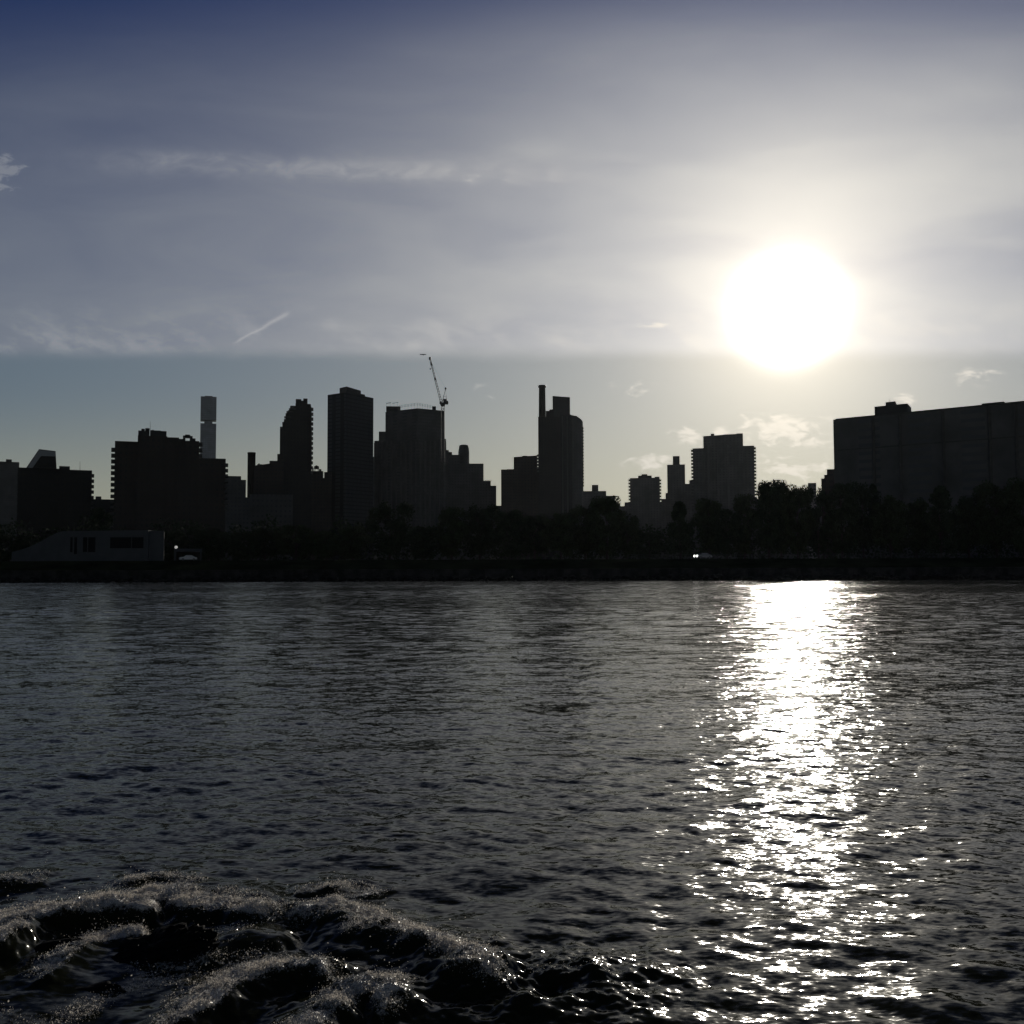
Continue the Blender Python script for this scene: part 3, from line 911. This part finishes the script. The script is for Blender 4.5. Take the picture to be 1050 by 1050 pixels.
# ------------------------------------------------------------------ trees
def crown_mesh(kind, seed, nleaf):
    """unit tree 10 m tall with crown from z 1.4 to 10; many leaf sized faces in clumps"""
    rg = np.random.default_rng(seed)
    ncl = 46
    cl = []
    while len(cl) < ncl:
        z = rg.uniform(1.6, 9.4); t = (z - 1.4) / 8.6
        if kind == 'round': rad = 3.9 * math.sqrt(max(0, 1 - ((t - .5) / .52) ** 2))
        elif kind == 'cone': rad = 3.3 * (1 - t) ** .7 * min(1, t * 6 + .3) + .2
        elif kind == 'tall': rad = 2.6 * math.sqrt(max(0, 1 - ((t - .5) / .53) ** 2))
        else: rad = 4.4 * math.sqrt(max(0, 1 - ((t - .55) / .5) ** 2)) * (1 if rg.random() > .3 else 1.12)
        a = rg.uniform(0, 6.283); rr = rad * math.sqrt(rg.uniform(.05, 1)) * .85
        cl.append((rr * math.cos(a), rr * math.sin(a), z, rg.uniform(.75, 1.5) * (0.75 if kind == 'cone' and t > .7 else 1)))
    cl = np.array(cl)
    if kind == 'cone': cl = np.vstack([cl, [[0, 0, 9.3, .5], [0.2, 0, 8.6, .7]]])
    idx = rg.integers(0, len(cl), nleaf)
    dirs = rg.normal(size=(nleaf, 3)); dirs /= np.linalg.norm(dirs, axis=1)[:, None]
    rad = rg.uniform(.15, 1, nleaf) ** .5 * np.where(rg.random(nleaf) < .09, rg.uniform(1.0, 1.45, nleaf), 1.0)
    P = cl[idx, :3] + dirs * (rad * cl[idx, 3])[:, None] * np.array([1, 1, .8])
    P[:, 2] = np.clip(P[:, 2], 0.9, 10.2)
    n = rg.normal(size=(nleaf, 3)); n /= np.linalg.norm(n, axis=1)[:, None]
    t1 = np.cross(n, rg.normal(size=(nleaf, 3))); t1 /= np.linalg.norm(t1, axis=1)[:, None]
    t2 = np.cross(n, t1)
    s = rg.uniform(.11, .25, nleaf)[:, None]
    V = np.stack([P - t1 * s, P + t2 * s * .6, P + t1 * s, P - t2 * s * .6], 1).reshape(-1, 3)
    me = bpy.data.meshes.new('crown')
    me.vertices.add(len(V)); me.vertices.foreach_set('co', V.astype(np.float32).ravel())
    me.loops.add(nleaf * 4); me.loops.foreach_set('vertex_index', np.arange(nleaf * 4, dtype=np.int32))
    me.polygons.add(nleaf); me.polygons.foreach_set('loop_start', np.arange(0, nleaf * 4, 4, dtype=np.int32))
    me.update(); me.validate()
    return me, cl


def tree_proto(kind, seed, nleaf=11000):
    me, cl = crown_mesh(kind, seed, nleaf)
    me.materials.append(M['leaf' if seed % 2 else 'leaf2'])
    m = MB()
    m.bar((0, 0, -.3), (0.05, 0, 2.2), (.26, .2), 10)
    m.bar((.05, 0, 2.2), (0, .1, 6.2), (.2, .07), 8)
    for c in cl[::4]:
        z = max(1.5, c[2] - 1.6 - random.random()); m.bar((0, 0, z), (c[0] * .9, c[1] * .9, c[2]), (.09, .03), 5)
    tm = bpy.data.meshes.new('trunk'); tm.from_pydata(m.v, [], m.f); tm.materials.append(M['bark']); tm.update()
    return me, tm


PROTO = {'round': [tree_proto('round', s) for s in (1, 2, 3)], 'cone': [tree_proto('cone', s) for s in (4, 5)],
         'tall': [tree_proto('tall', s) for s in (6, 7)], 'broad': [tree_proto('broad', s) for s in (8, 9, 10)]}
TREES = [  # column, row of the top, width in px, distance, kind, label
    (10, 548, 46, 330, 'broad', 'low broad tree at the left edge behind the pavilion end'),
    (104, 521, 26, 420, 'round', 'bushy tree in the gap between the two balconied blocks'),
    (176, 545, 40, 330, 'round', 'round tree at the right end of the pavilion'),
    (214, 541, 46, 320, 'broad', 'broad tree behind the small open shelter'),
    (248, 545, 40, 312, 'round', 'round tree below the grey flat roofed low block'),
    (272, 541, 40, 330, 'broad', 'broad tree under the stack of the stepped brown building'),
    (304, 538, 46, 322, 'round', 'round tree at the foot of the notched tower'),
    (335, 545, 40, 312, 'broad', 'lower broad tree between the notched tower and the plain tower'),
    (362, 540, 44, 325, 'round', 'round tree at the foot of the tall plain tower'),
    (400, 514, 52, 318, 'broad', 'large broad tree before the left half of the crane building'),
    (434, 540, 36, 300, 'tall', 'narrow lower tree below the ribbed crane building'),
    (463, 521, 40, 310, 'round', 'round tree below the crane mast'),
    (492, 517, 46, 318, 'broad', 'broad tree below the rounded tank top'),
    (522, 523, 40, 305, 'round', 'round tree below the gap left of the flat dark block'),
    (548, 528, 38, 315, 'broad', 'broad tree below the flat dark block'),
    (575, 526, 42, 300, 'round', 'round tree at the foot of the chimney tower'),
    (600, 519, 40, 310, 'broad', 'broad tree under the low stepped block by the chimney tower'),
    (622, 510, 44, 300, 'round', 'domed tree with a peaked top right of the chimney tower'),
    (643, 529, 32, 318, 'round', 'shorter round tree left of the squat toothed block'),
    (666, 546, 34, 300, 'round', 'low round tree in front of the squat toothed block'),
    (697, 513, 30, 290, 'cone', 'pointed conical tree under the slim capped tower'),
    (727, 513, 34, 300, 'tall', 'upright tree under the left side of the wide toothed block'),
    (745, 522, 34, 285, 'round', 'round tree in the middle before the wide toothed block'),
    (763, 508, 34, 305, 'round', 'round tree under the right side of the wide toothed block'),
    (787, 494, 34, 290, 'tall', 'tallest tree with twin tops right of the wide toothed block'),
    (800, 494, 24, 296, 'tall', 'slim top joined to the tallest tree on its right'),
    (817, 499, 34, 310, 'round', 'round tree directly below the sun'),
    (838, 499, 34, 318, 'broad', 'broad tree left of the long slab'),
    (862, 495, 40, 300, 'round', 'round tree at the left corner of the long slab'),
    (884, 495, 38, 312, 'broad', 'broad tree before the left end of the long slab'),
    (912, 508, 40, 300, 'round', 'lower round tree under the roof house of the long slab'),
    (938, 512, 38, 310, 'broad', 'lowest broad tree before the long slab'),
    (963, 497, 40, 296, 'cone', 'pointed dark tree before the middle of the long slab'),
    (992, 510, 38, 310, 'round', 'round tree between the two taller trees before the slab'),
    (1020, 494, 48, 300, 'broad', 'tall broad tree near the right edge before the slab'),
    (1048, 492, 44, 292, 'round', 'tall round tree cut by the right edge of the picture'),
    (1085, 496, 50, 300, 'broad', 'broad tree just outside the right edge'),
]
WID = {'round': 8.6, 'cone': 7.0, 'tall': 6.4, 'broad': 9.6}
for i, (px, py, w, D, kind, lab) in enumerate(TREES):
    cm, tm = PROTO[kind][i % len(PROTO[kind])]
    top = at(px, py, D)
    r_ = thing('tree', (top.x, D, GZ), lab, 'tree', 'trees along the far bank')
    h = (top.z - GZ) / 10.0
    ws = w * 1.12 / 1050 * D / WID[kind]
    r_.scale = (ws, ws, h * 1.0); r_.rotation_euler = (0, 0, random.uniform(0, 6.28))
    for nm, me in (('crown', cm), ('trunk', tm)):
        o = bpy.data.objects.new(nm, me); C.objects.link(o); o.parent = r_
# a far belt of undergrowth and trees behind, one mass
N = 42000
P = np.stack([RNG.uniform(-260, 330, N), RNG.uniform(336, 352, N), np.zeros(N)], 1)
hmax = 12.0 + 2.2 * np.sin(P[:, 0] * .21) + 1.5 * np.sin(P[:, 0] * .53 + 1) + 1.2 * np.sin(P[:, 0] * 1.1 + 2)
P[:, 2] = GZ + hmax * RNG.uniform(0, 1, N) ** .8
nn = RNG.normal(size=(N, 3)); nn /= np.linalg.norm(nn, axis=1)[:, None]
t1 = np.cross(nn, RNG.normal(size=(N, 3))); t1 /= np.linalg.norm(t1, axis=1)[:, None]; t2 = np.cross(nn, t1)
s = RNG.uniform(.35, .7, N)[:, None]
V = np.stack([P - t1 * s, P + t2 * s * .7, P + t1 * s, P - t2 * s * .7], 1).reshape(-1, 3)
me = bpy.data.meshes.new('thicket'); me.from_pydata([], [], [])
me.vertices.add(len(V)); me.vertices.foreach_set('co', V.astype(np.float32).ravel())
me.loops.add(N * 4); me.loops.foreach_set('vertex_index', np.arange(N * 4, dtype=np.int32))
me.polygons.add(N); me.polygons.foreach_set('loop_start', np.arange(0, N * 4, 4, dtype=np.int32))
me.update(); me.validate(); me.materials.append(M['leaf2'])
o = bpy.data.objects.new('thicket', me); C.objects.link(o)
tag(o, 'dark mass of bushes and low growth behind the bank trees', 'bushes', kind='stuff')

# ------------------------------------------------------------------ water
def fbm(x, y, seed, octs=5, f0=1.0):
    rg = np.random.default_rng(seed); out = np.zeros_like(x); a = 1.0; f = f0
    for o in range(octs):
        for k in range(5):
            th = rg.uniform(0, 6.283); ph = rg.uniform(0, 6.283); ff = f * rg.uniform(.7, 1.4)
            out += a * .45 * np.sin(ff * (x * math.cos(th) + y * math.sin(th)) + ph + 1.3 * np.sin(ff * .6 * (y * math.cos(th) - x * math.sin(th)) + ph * 2))
        a *= .55; f *= 2.0
    return out


def seg_field(X, Y, pts):
    """distance to a polyline, signed side (+ behind, away from the eye) and position 0..1 along it"""
    best = np.full(X.shape, 1e9, np.float32); side = np.zeros_like(best); par = np.zeros_like(best)
    n = len(pts) - 1
    for i in range(n):
        (ax, ay), (bx, by) = pts[i], pts[i + 1]
        dx, dy = bx - ax, by - ay; L2 = dx * dx + dy * dy
        t = np.clip(((X - ax) * dx + (Y - ay) * dy) / L2, 0, 1)
        ex, ey = X - (ax + t * dx), Y - (ay + t * dy)
        d = np.sqrt(ex * ex + ey * ey)
        sgn = np.sign(dx * ey - dy * ex)
        k = d < best
        best[k] = d[k]; side[k] = sgn[k]; par[k] = (i + t[k]) / n
    return best, side, par


def build_water():
    NR, NC = 1500, 960
    ys = np.concatenate([np.array([-40, -20, -8, -2, 1, 2.4]), np.geomspace(3.2, 238.0, NR)])
    core = np.linspace(-1, 1, NC)
    ext = np.array([1.08, 1.25, 1.6, 2.3, 4, 8, 16, 30])
    uu = np.concatenate([-ext[::-1], core, ext])
    Yg, Ug = np.meshgrid(ys, uu, indexing='ij')
    HW = .60 * np.maximum(Yg, 3.0) + 2.2
    X = (Ug * HW).astype(np.float32); Y = Yg.astype(np.float32)
    dY = np.gradient(ys)[:, None].astype(np.float32); dX = (2 * HW / NC).astype(np.float32)
    farx = (np.abs(Ug) > 1.0)
    dX = np.where(farx, 8.0, dX)
    Z = np.zeros_like(X); DXd = np.zeros_like(X)
    kept = np.zeros_like(X); tot = 0.0
    rg = np.random.default_rng(5)
    NW = 120
    gust = np.clip(.95 + .30 * fbm(X * .05, Y * .11, 77, 4, 1.0), .5, 1.45)
    for i in range(NW):
        lam = math.exp(rg.uniform(math.log(.26), math.log(7.0)))
        th = -math.pi / 2 + rg.normal() * (.55 if lam > 1.2 else .75)
        k = 2 * math.pi / lam; kx, ky = k * math.cos(th), k * math.sin(th)
        slope = SLOPE * math.sqrt(2 / NW) * (1.3 if lam < .7 else .58 if lam < 2.2 else .26)
        amp = slope / k
        att = np.clip((2.0 - (abs(kx) * dX + abs(ky) * dY)) / 1.0, 0, 1)
        ph = kx * X + ky * Y + rg.uniform(0, 6.28)
        # short crested: slow wander of the phase and envelope
        ph += 1.1 * np.sin(.23 * k * (-math.sin(th) * X + math.cos(th) * Y) + rg.uniform(0, 6.28))
        sn = np.sin(ph)
        Z += (amp * att * (sn + .22 * np.cos(2 * ph))).astype(np.float32)
        kept += att * slope ** 2; tot += slope ** 2
    Z *= gust.astype(np.float32)
    micro = np.sqrt(np.clip(1 - kept / tot, 0, 1)) * gust
    foam = np.zeros_like(X)
    # the broken water over the near rocks
    near = (Y > 4.5) & (Y < 17) & (np.abs(X) < 9)
    xs_, ys_ = X[near], Y[near]
    zz = np.zeros_like(xs_); ff = np.zeros_like(xs_)
    wx = xs_ + .055 * fbm(xs_, ys_, 31, 5, 4.0); wy = ys_ + .055 * fbm(xs_, ys_, 32, 5, 4.0)
    rough = fbm(xs_, ys_, 33, 5, 14.0); lump = fbm(xs_, ys_, 34, 3, 2.0)
    for pts, h, wb, wf, fo in RIDGES:
        P = [tuple(on_water(px, py, .12).xy) for px, py in pts]
        d, sd, t = seg_field(wx, wy, P)
        endf = np.clip(np.minimum(t, 1 - t) / .15, 0, 1) * .75 + .25
        w = np.where(sd > 0, wb, wf)
        prof = np.exp(-(d / w) ** 2)
        zz = np.maximum(zz, h * endf * prof * (1 + .18 * lump))
        fw = np.where(sd > 0, wb * .75, wf * .55)
        ff = np.maximum(ff, fo * endf * np.exp(-(d / fw) ** 2))
    c1 = on_water(130, 985); c2 = on_water(560, 1005)
    churn = np.exp(-((xs_ - c1.x) / 2.6) ** 2 - ((ys_ - c1.y) / 1.7) ** 2)
    chop = np.exp(-((xs_ - c2.x) / .95) ** 2 - ((ys_ - c2.y) / .75) ** 2)
    zz += churn * .012 * lump + ff * .016 * rough + chop * (.016 * rough + .02 * lump)
    # loose foam patches and streaks trailing down the backs
    streak = fbm(wx * .8, wy * 2.2, 35, 5, 5.0)
    ff = np.clip(ff * (1 + .22 * streak), 0, 1.2)
    ff = np.maximum(ff, churn * np.clip(.18 + .30 * streak, 0, .7))
    Z[near] += zz; foam[near] = np.clip(ff, 0, 1.2)
    R_, Cn = X.shape
    V = np.stack([X, Y, Z], -1).reshape(-1, 3).astype(np.float32)
    idx = np.arange(R_ * Cn, dtype=np.int32).reshape(R_, Cn)
    F = np.stack([idx[:-1, :-1], idx[:-1, 1:], idx[1:, 1:], idx[1:, :-1]], -1).reshape(-1, 4)
    me = bpy.data.meshes.new('water')
    me.vertices.add(len(V)); me.vertices.foreach_set('co', V.ravel())
    me.loops.add(F.size); me.loops.foreach_set('vertex_index', F.ravel())
    me.polygons.add(len(F)); me.polygons.foreach_set('loop_start', np.arange(0, F.size, 4, dtype=np.int32))
    me.update()
    me.polygons.foreach_set('use_smooth', np.ones(len(F), bool))
    for nm, arr in (('foam', foam), ('micro', micro)):
        at_ = me.attributes.new(nm, 'FLOAT', 'POINT'); at_.data.foreach_set('value', arr.astype(np.float32).ravel())
    o = bpy.data.objects.new('water', me); C.objects.link(o); o['kind'] = 'structure'
    me.materials.append(water_material())
    return X, Y, Z, foam


def water_material():
    m = bpy.data.materials.new('river_water'); m.use_nodes = True
    g = NT(m.node_tree)
    o = g.n('ShaderNodeOutputMaterial')
    ge = g.n('ShaderNodeNewGeometry')
    pos = ge.outputs['Position']; N = ge.outputs['Normal']
    foam = g.n('ShaderNodeAttribute', attribute_name='foam').outputs['Fac']
    micro = g.n('ShaderNodeAttribute', attribute_name='micro').outputs['Fac']
    st = g.vm('MULTIPLY', pos, (.45, 1.0, 1.0))
    c1 = g.vm('SUBTRACT', g.noise(st, 1.6, 4, .6, col=True), (.5, .5, .5))
    c2 = g.vm('SUBTRACT', g.noise(st, 7.0, 2, .5, col=True), (.5, .5, .5))
    c3 = g.vm('SUBTRACT', g.noise(st, 27.0, 2, .5, col=True), (.5, .5, .5))
    s1 = g.vm('SCALE', c1, g.mul(micro, WMIC[0]))
    s2 = g.vm('ADD', g.vm('SCALE', c2, WMIC[1]), g.vm('SCALE', c3, WMIC[2]))
    ss = g.vm('MULTIPLY', g.vm('ADD', s1, s2), (1.5, 1.0, 0.0))
    nrm = g.vm('NORMALIZE', g.vm('ADD', N, ss))
    p = g.n('ShaderNodeBsdfPrincipled')
    p.inputs['Base Color'].default_value = (.018, .019, .009, 1)
    p.inputs['Roughness'].default_value = WROUGH
    p.inputs['IOR'].default_value = 1.333
    p.inputs['Specular IOR Level'].default_value = WSPEC
    p.inputs['Specular Tint'].default_value = (1.0, .925, .69, 1)
    g.put(p.inputs['Normal'], nrm)
    # foam
    f1 = g.noise(pos, 22.0, 5, .65); f2 = g.noise(pos, 90.0, 3, .6)
    fm = g.ramp(g.add(foam, g.mul(g.sub(g.add(g.mul(f1, .65), g.mul(f2, .35)), .5), 2.6)), .55, 1.1)
    fm = g.mul(fm, g.ramp(foam, .08, .35))
    bmp = g.n('ShaderNodeBump'); bmp.inputs['Strength'].default_value = 1.0; bmp.inputs['Distance'].default_value = .035
    g.put(bmp.inputs['Height'], g.add(f1, f2))
    fp = g.n('ShaderNodeBsdfPrincipled')
    fp.inputs['Base Color'].default_value = (.93, .87, .79, 1); fp.inputs['Roughness'].default_value = .22
    g.t.links.new(bmp.outputs[0], fp.inputs['Normal'])
    mx = g.n('ShaderNodeMixShader')
    g.put(mx.inputs[0], fm); g.t.links.new(p.outputs[0], mx.inputs[1]); g.t.links.new(fp.outputs[0], mx.inputs[2])
    g.t.links.new(mx.outputs[0], o.inputs[0])
    return m


SLOPE = 0.080
WMIC = (0.64, 0.30, 0.36)
WROUGH = 0.085
WSPEC = 0.185
RIDGES = [  # crest line in picture points, height, width behind, width in front, foam
    ([(-60, 1000), (0, 965), (45, 940), (95, 932), (140, 930), (170, 924)], .14, .62, .13, 1.15),
    ([(130, 926), (165, 915), (205, 922), (250, 932), (285, 936)], .11, .55, .17, 1.15),
    ([(40, 1000), (65, 975), (92, 957), (125, 950), (160, 944)], .07, .28, .16, 1.0),
    ([(290, 935), (315, 930), (345, 929), (395, 945), (440, 962), (480, 985), (510, 1000)], .15, .40, .34, .95),
    ([(200, 965), (250, 955), (300, 960)], .08, .4, .4, .12),
    ([(140, 1062), (190, 1030), (240, 1004), (285, 986), (318, 988), (335, 1000)], .13, .34, .15, 1.1),
    ([(270, 1070), (325, 1028), (365, 1010), (395, 1008), (410, 1030)], .11, .28, .15, 1.0),
    ([(470, 985), (540, 978), (600, 985), (650, 1000)], .05, .3, .22, .3),
    ([(470, 1030), (540, 1015), (610, 1018), (660, 1035)], .05, .25, .2, .25),
    ([(300, 905), (350, 898), (385, 905)], .05, .3, .15, .7),
    ([(-40, 905), (20, 897), (60, 893)], .05, .4, .18, .75),
    ([(120, 900), (165, 888), (215, 893)], .05, .3, .15, .65),
]
WX, WY, WZ, WF = build_water()

# spray and foam flecks: one uncountable mass
def build_spray():
    sel = np.argwhere((WF > .30) & (np.abs(WX) < 6) & (WY < 12))
    rg = np.random.default_rng(21)
    w = WF[sel[:, 0], sel[:, 1]] ** 2.2
    w *= (WY[sel[:, 0], sel[:, 1]] / 8) ** 1.4
    pick = sel[rg.choice(len(sel), 24000, p=w / w.sum())]
    bv = np.array([(1, 0, 0), (-1, 0, 0), (0, 1, 0), (0, -1, 0), (0, 0, 1), (0, 0, -1)], float)
    bf = np.array([(0, 2, 4), (2, 1, 4), (1, 3, 4), (3, 0, 4), (2, 0, 5), (1, 2, 5), (3, 1, 5), (0, 3, 5)])
    n = len(pick)
    base = np.stack([WX[pick[:, 0], pick[:, 1]], WY[pick[:, 0], pick[:, 1]], WZ[pick[:, 0], pick[:, 1]]], 1)
    # drops leave the crest in short bursts
    burst = np.clip(fbm(base[:, 0], base[:, 1], 41, 4, 9.0), 0, 2)
    kind = rg.random(n)
    hgt = np.where(kind < .86, rg.exponential(.004, n), np.where(kind < .97, rg.exponential(.022, n), rg.exponential(.06, n)) * burst)
    base[:, :2] += rg.normal(size=(n, 2)) * (.008 + hgt[:, None] * .5)
    base[:, 2] += hgt
    rad = np.clip(rg.lognormal(math.log(.0028), .5, n), .0012, .0075)
    flat = .7 + rg.random((n, 1, 3)) * .9
    V = (base[:, None, :] + bv[None] * rad[:, None, None] * flat).reshape(-1, 3)
    F = (bf[None] + (np.arange(n) * len(bv))[:, None, None]).reshape(-1, 3)
    # thin torn flakes of foam film that let the low sun through
    nf = 150000
    pk = sel[rg.choice(len(sel), nf, p=w / w.sum())]
    fb = np.stack([WX[pk[:, 0], pk[:, 1]], WY[pk[:, 0], pk[:, 1]], WZ[pk[:, 0], pk[:, 1]]], 1)
    gate = fbm(fb[:, 0] * 1.0, fb[:, 1] * 1.6, 43, 5, 11.0)
    keep = gate > rg.normal(.22, .30, nf)
    fb = fb[keep]; nf = len(fb)
    fb[:, 2] += .003 + np.where(rg.random(nf) < .9, rg.exponential(.006, nf), rg.exponential(.035, nf))
    fb[:, :2] += rg.normal(size=(nf, 2)) * .012
    nn = rg.normal(size=(nf, 3)) + np.array([.2, -.9, .5]); nn /= np.linalg.norm(nn, axis=1)[:, None]
    q1 = np.cross(nn, rg.normal(size=(nf, 3))); q1 /= np.linalg.norm(q1, axis=1)[:, None]; q2 = np.cross(nn, q1)
    sz = np.clip(rg.lognormal(math.log(.0027), .55, nf), .0010, .009)[:, None]
    FV = np.stack([fb - q1 * sz, fb + q2 * sz * .7, fb + q1 * sz * .8, fb - q2 * sz * .6], 1).reshape(-1, 3)
    nV = len(V); V = np.concatenate([V, FV])
    loops = np.concatenate([F.ravel(), nV + np.arange(nf * 4)]).astype(np.int32)
    starts = np.concatenate([np.arange(0, F.size, 3), F.size + np.arange(0, nf * 4, 4)]).astype(np.int32)
    me = bpy.data.meshes.new('spray')
    me.vertices.add(len(V)); me.vertices.foreach_set('co', V.astype(np.float32).ravel())
    me.loops.add(len(loops)); me.loops.foreach_set('vertex_index', loops)
    me.polygons.add(len(starts)); me.polygons.foreach_set('loop_start', starts)
    me.update()
    me.polygons.foreach_set('use_smooth', np.ones(len(starts), bool))
    mm = principled('spray_water', (.96, .92, .86), .10, spec=.6)
    mm.node_tree.nodes['Principled BSDF'].inputs['Transmission Weight'].default_value = 0.75
    me.materials.append(mm)
    fm = bpy.data.materials.new('foam_film'); fm.use_nodes = True
    g = NT(fm.node_tree); o_ = g.n('ShaderNodeOutputMaterial')
    a = g.n('ShaderNodeBsdfDiffuse'); a.inputs[0].default_value = (.85, .80, .73, 1)
    t = g.n('ShaderNodeBsdfTranslucent'); t.inputs[0].default_value = (.85, .78, .68, 1)
    mx = g.n('ShaderNodeMixShader'); mx.inputs[0].default_value = .6
    g.t.links.new(a.outputs[0], mx.inputs[1]); g.t.links.new(t.outputs[0], mx.inputs[2])
    gl = g.n('ShaderNodeBsdfGlossy'); gl.inputs['Roughness'].default_value = .12; gl.inputs['Color'].default_value = (.95, .93, .9, 1)
    m2 = g.n('ShaderNodeMixShader'); m2.inputs[0].default_value = .07
    g.t.links.new(mx.outputs[0], m2.inputs[1]); g.t.links.new(gl.outputs[0], m2.inputs[2]); g.t.links.new(m2.outputs[0], o_.inputs[0])
    me.materials.append(fm)
    me.polygons.foreach_set('material_index', np.concatenate([np.zeros(len(F), np.int32), np.ones(nf, np.int32)]))
    o = bpy.data.objects.new('spray', me); C.objects.link(o)
    tag(o, 'white flecks and drops of spray over the breaking near waves', 'spray', kind='stuff')
build_spray()

# dark boulders in the near surf
def boulder(px, py, z, r, sq, label, yaw=0.0):
    c = on_water(px, py, z)
    bm = bmesh.new(); bmesh.ops.create_icosphere(bm, subdivisions=5, radius=1)
    V = np.array([v.co for v in bm.verts])
    n1 = fbm(V[:, 0] * 1.2 + V[:, 2], V[:, 1] * 1.2 - V[:, 2] * .7, int(px) + 3, 5, 1.6)
    n2 = np.abs(fbm(V[:, 0] + V[:, 2] * .6, V[:, 1] + V[:, 2] * .8, int(px) + 9, 5, 3.4))
    for i, v in enumerate(bm.verts): v.co *= 1 + .13 * n1[i] - .17 * n2[i]
    me = bpy.data.meshes.new('rock'); bm.to_mesh(me); bm.free()
    me.materials.append(M['rock']); me.polygons.foreach_set('use_smooth', [True] * len(me.polygons))
    o = bpy.data.objects.new('rock', me); C.objects.link(o)
    o.location = c; o.scale = (r * sq[0], r * sq[1], r * sq[2]); o.rotation_euler = (0, R(yaw), 0)
    tag(o, label, 'rock', 'rocks in the near surf')
boulder(160, 990, -.06, .40, (1.15, .7, .55), 'black wet rock with a peaked top breaking the near surf', -24)
boulder(60, 1040, -.21, .55, (1.4, .7, .42), 'broad low black rock at the bottom left corner', -10)
boulder(40, 990, -.10, .30, (1.2, .7, .40), 'small black rock in the surf at the left edge', -15)

# ------------------------------------------------------------------ air
hz = bpy.data.materials.new('haze_air'); hz.use_nodes = True
g = NT(hz.node_tree); o_ = g.n('ShaderNodeOutputMaterial'); pv = g.n('ShaderNodeVolumePrincipled')
pv.inputs['Density'].default_value = 0.000011
pv.inputs['Color'].default_value = (.82, .88, .95, 1)
pv.inputs['Anisotropy'].default_value = 0.6
g.t.links.new(pv.outputs[0], o_.inputs['Volume'])
m = MB(); m.box(-3900, 3900, -60, 2450, -4.0, 480)
o = m.build('haze', hz); tag(o, 'thin pale evening air over river and city', 'haze', kind='stuff')
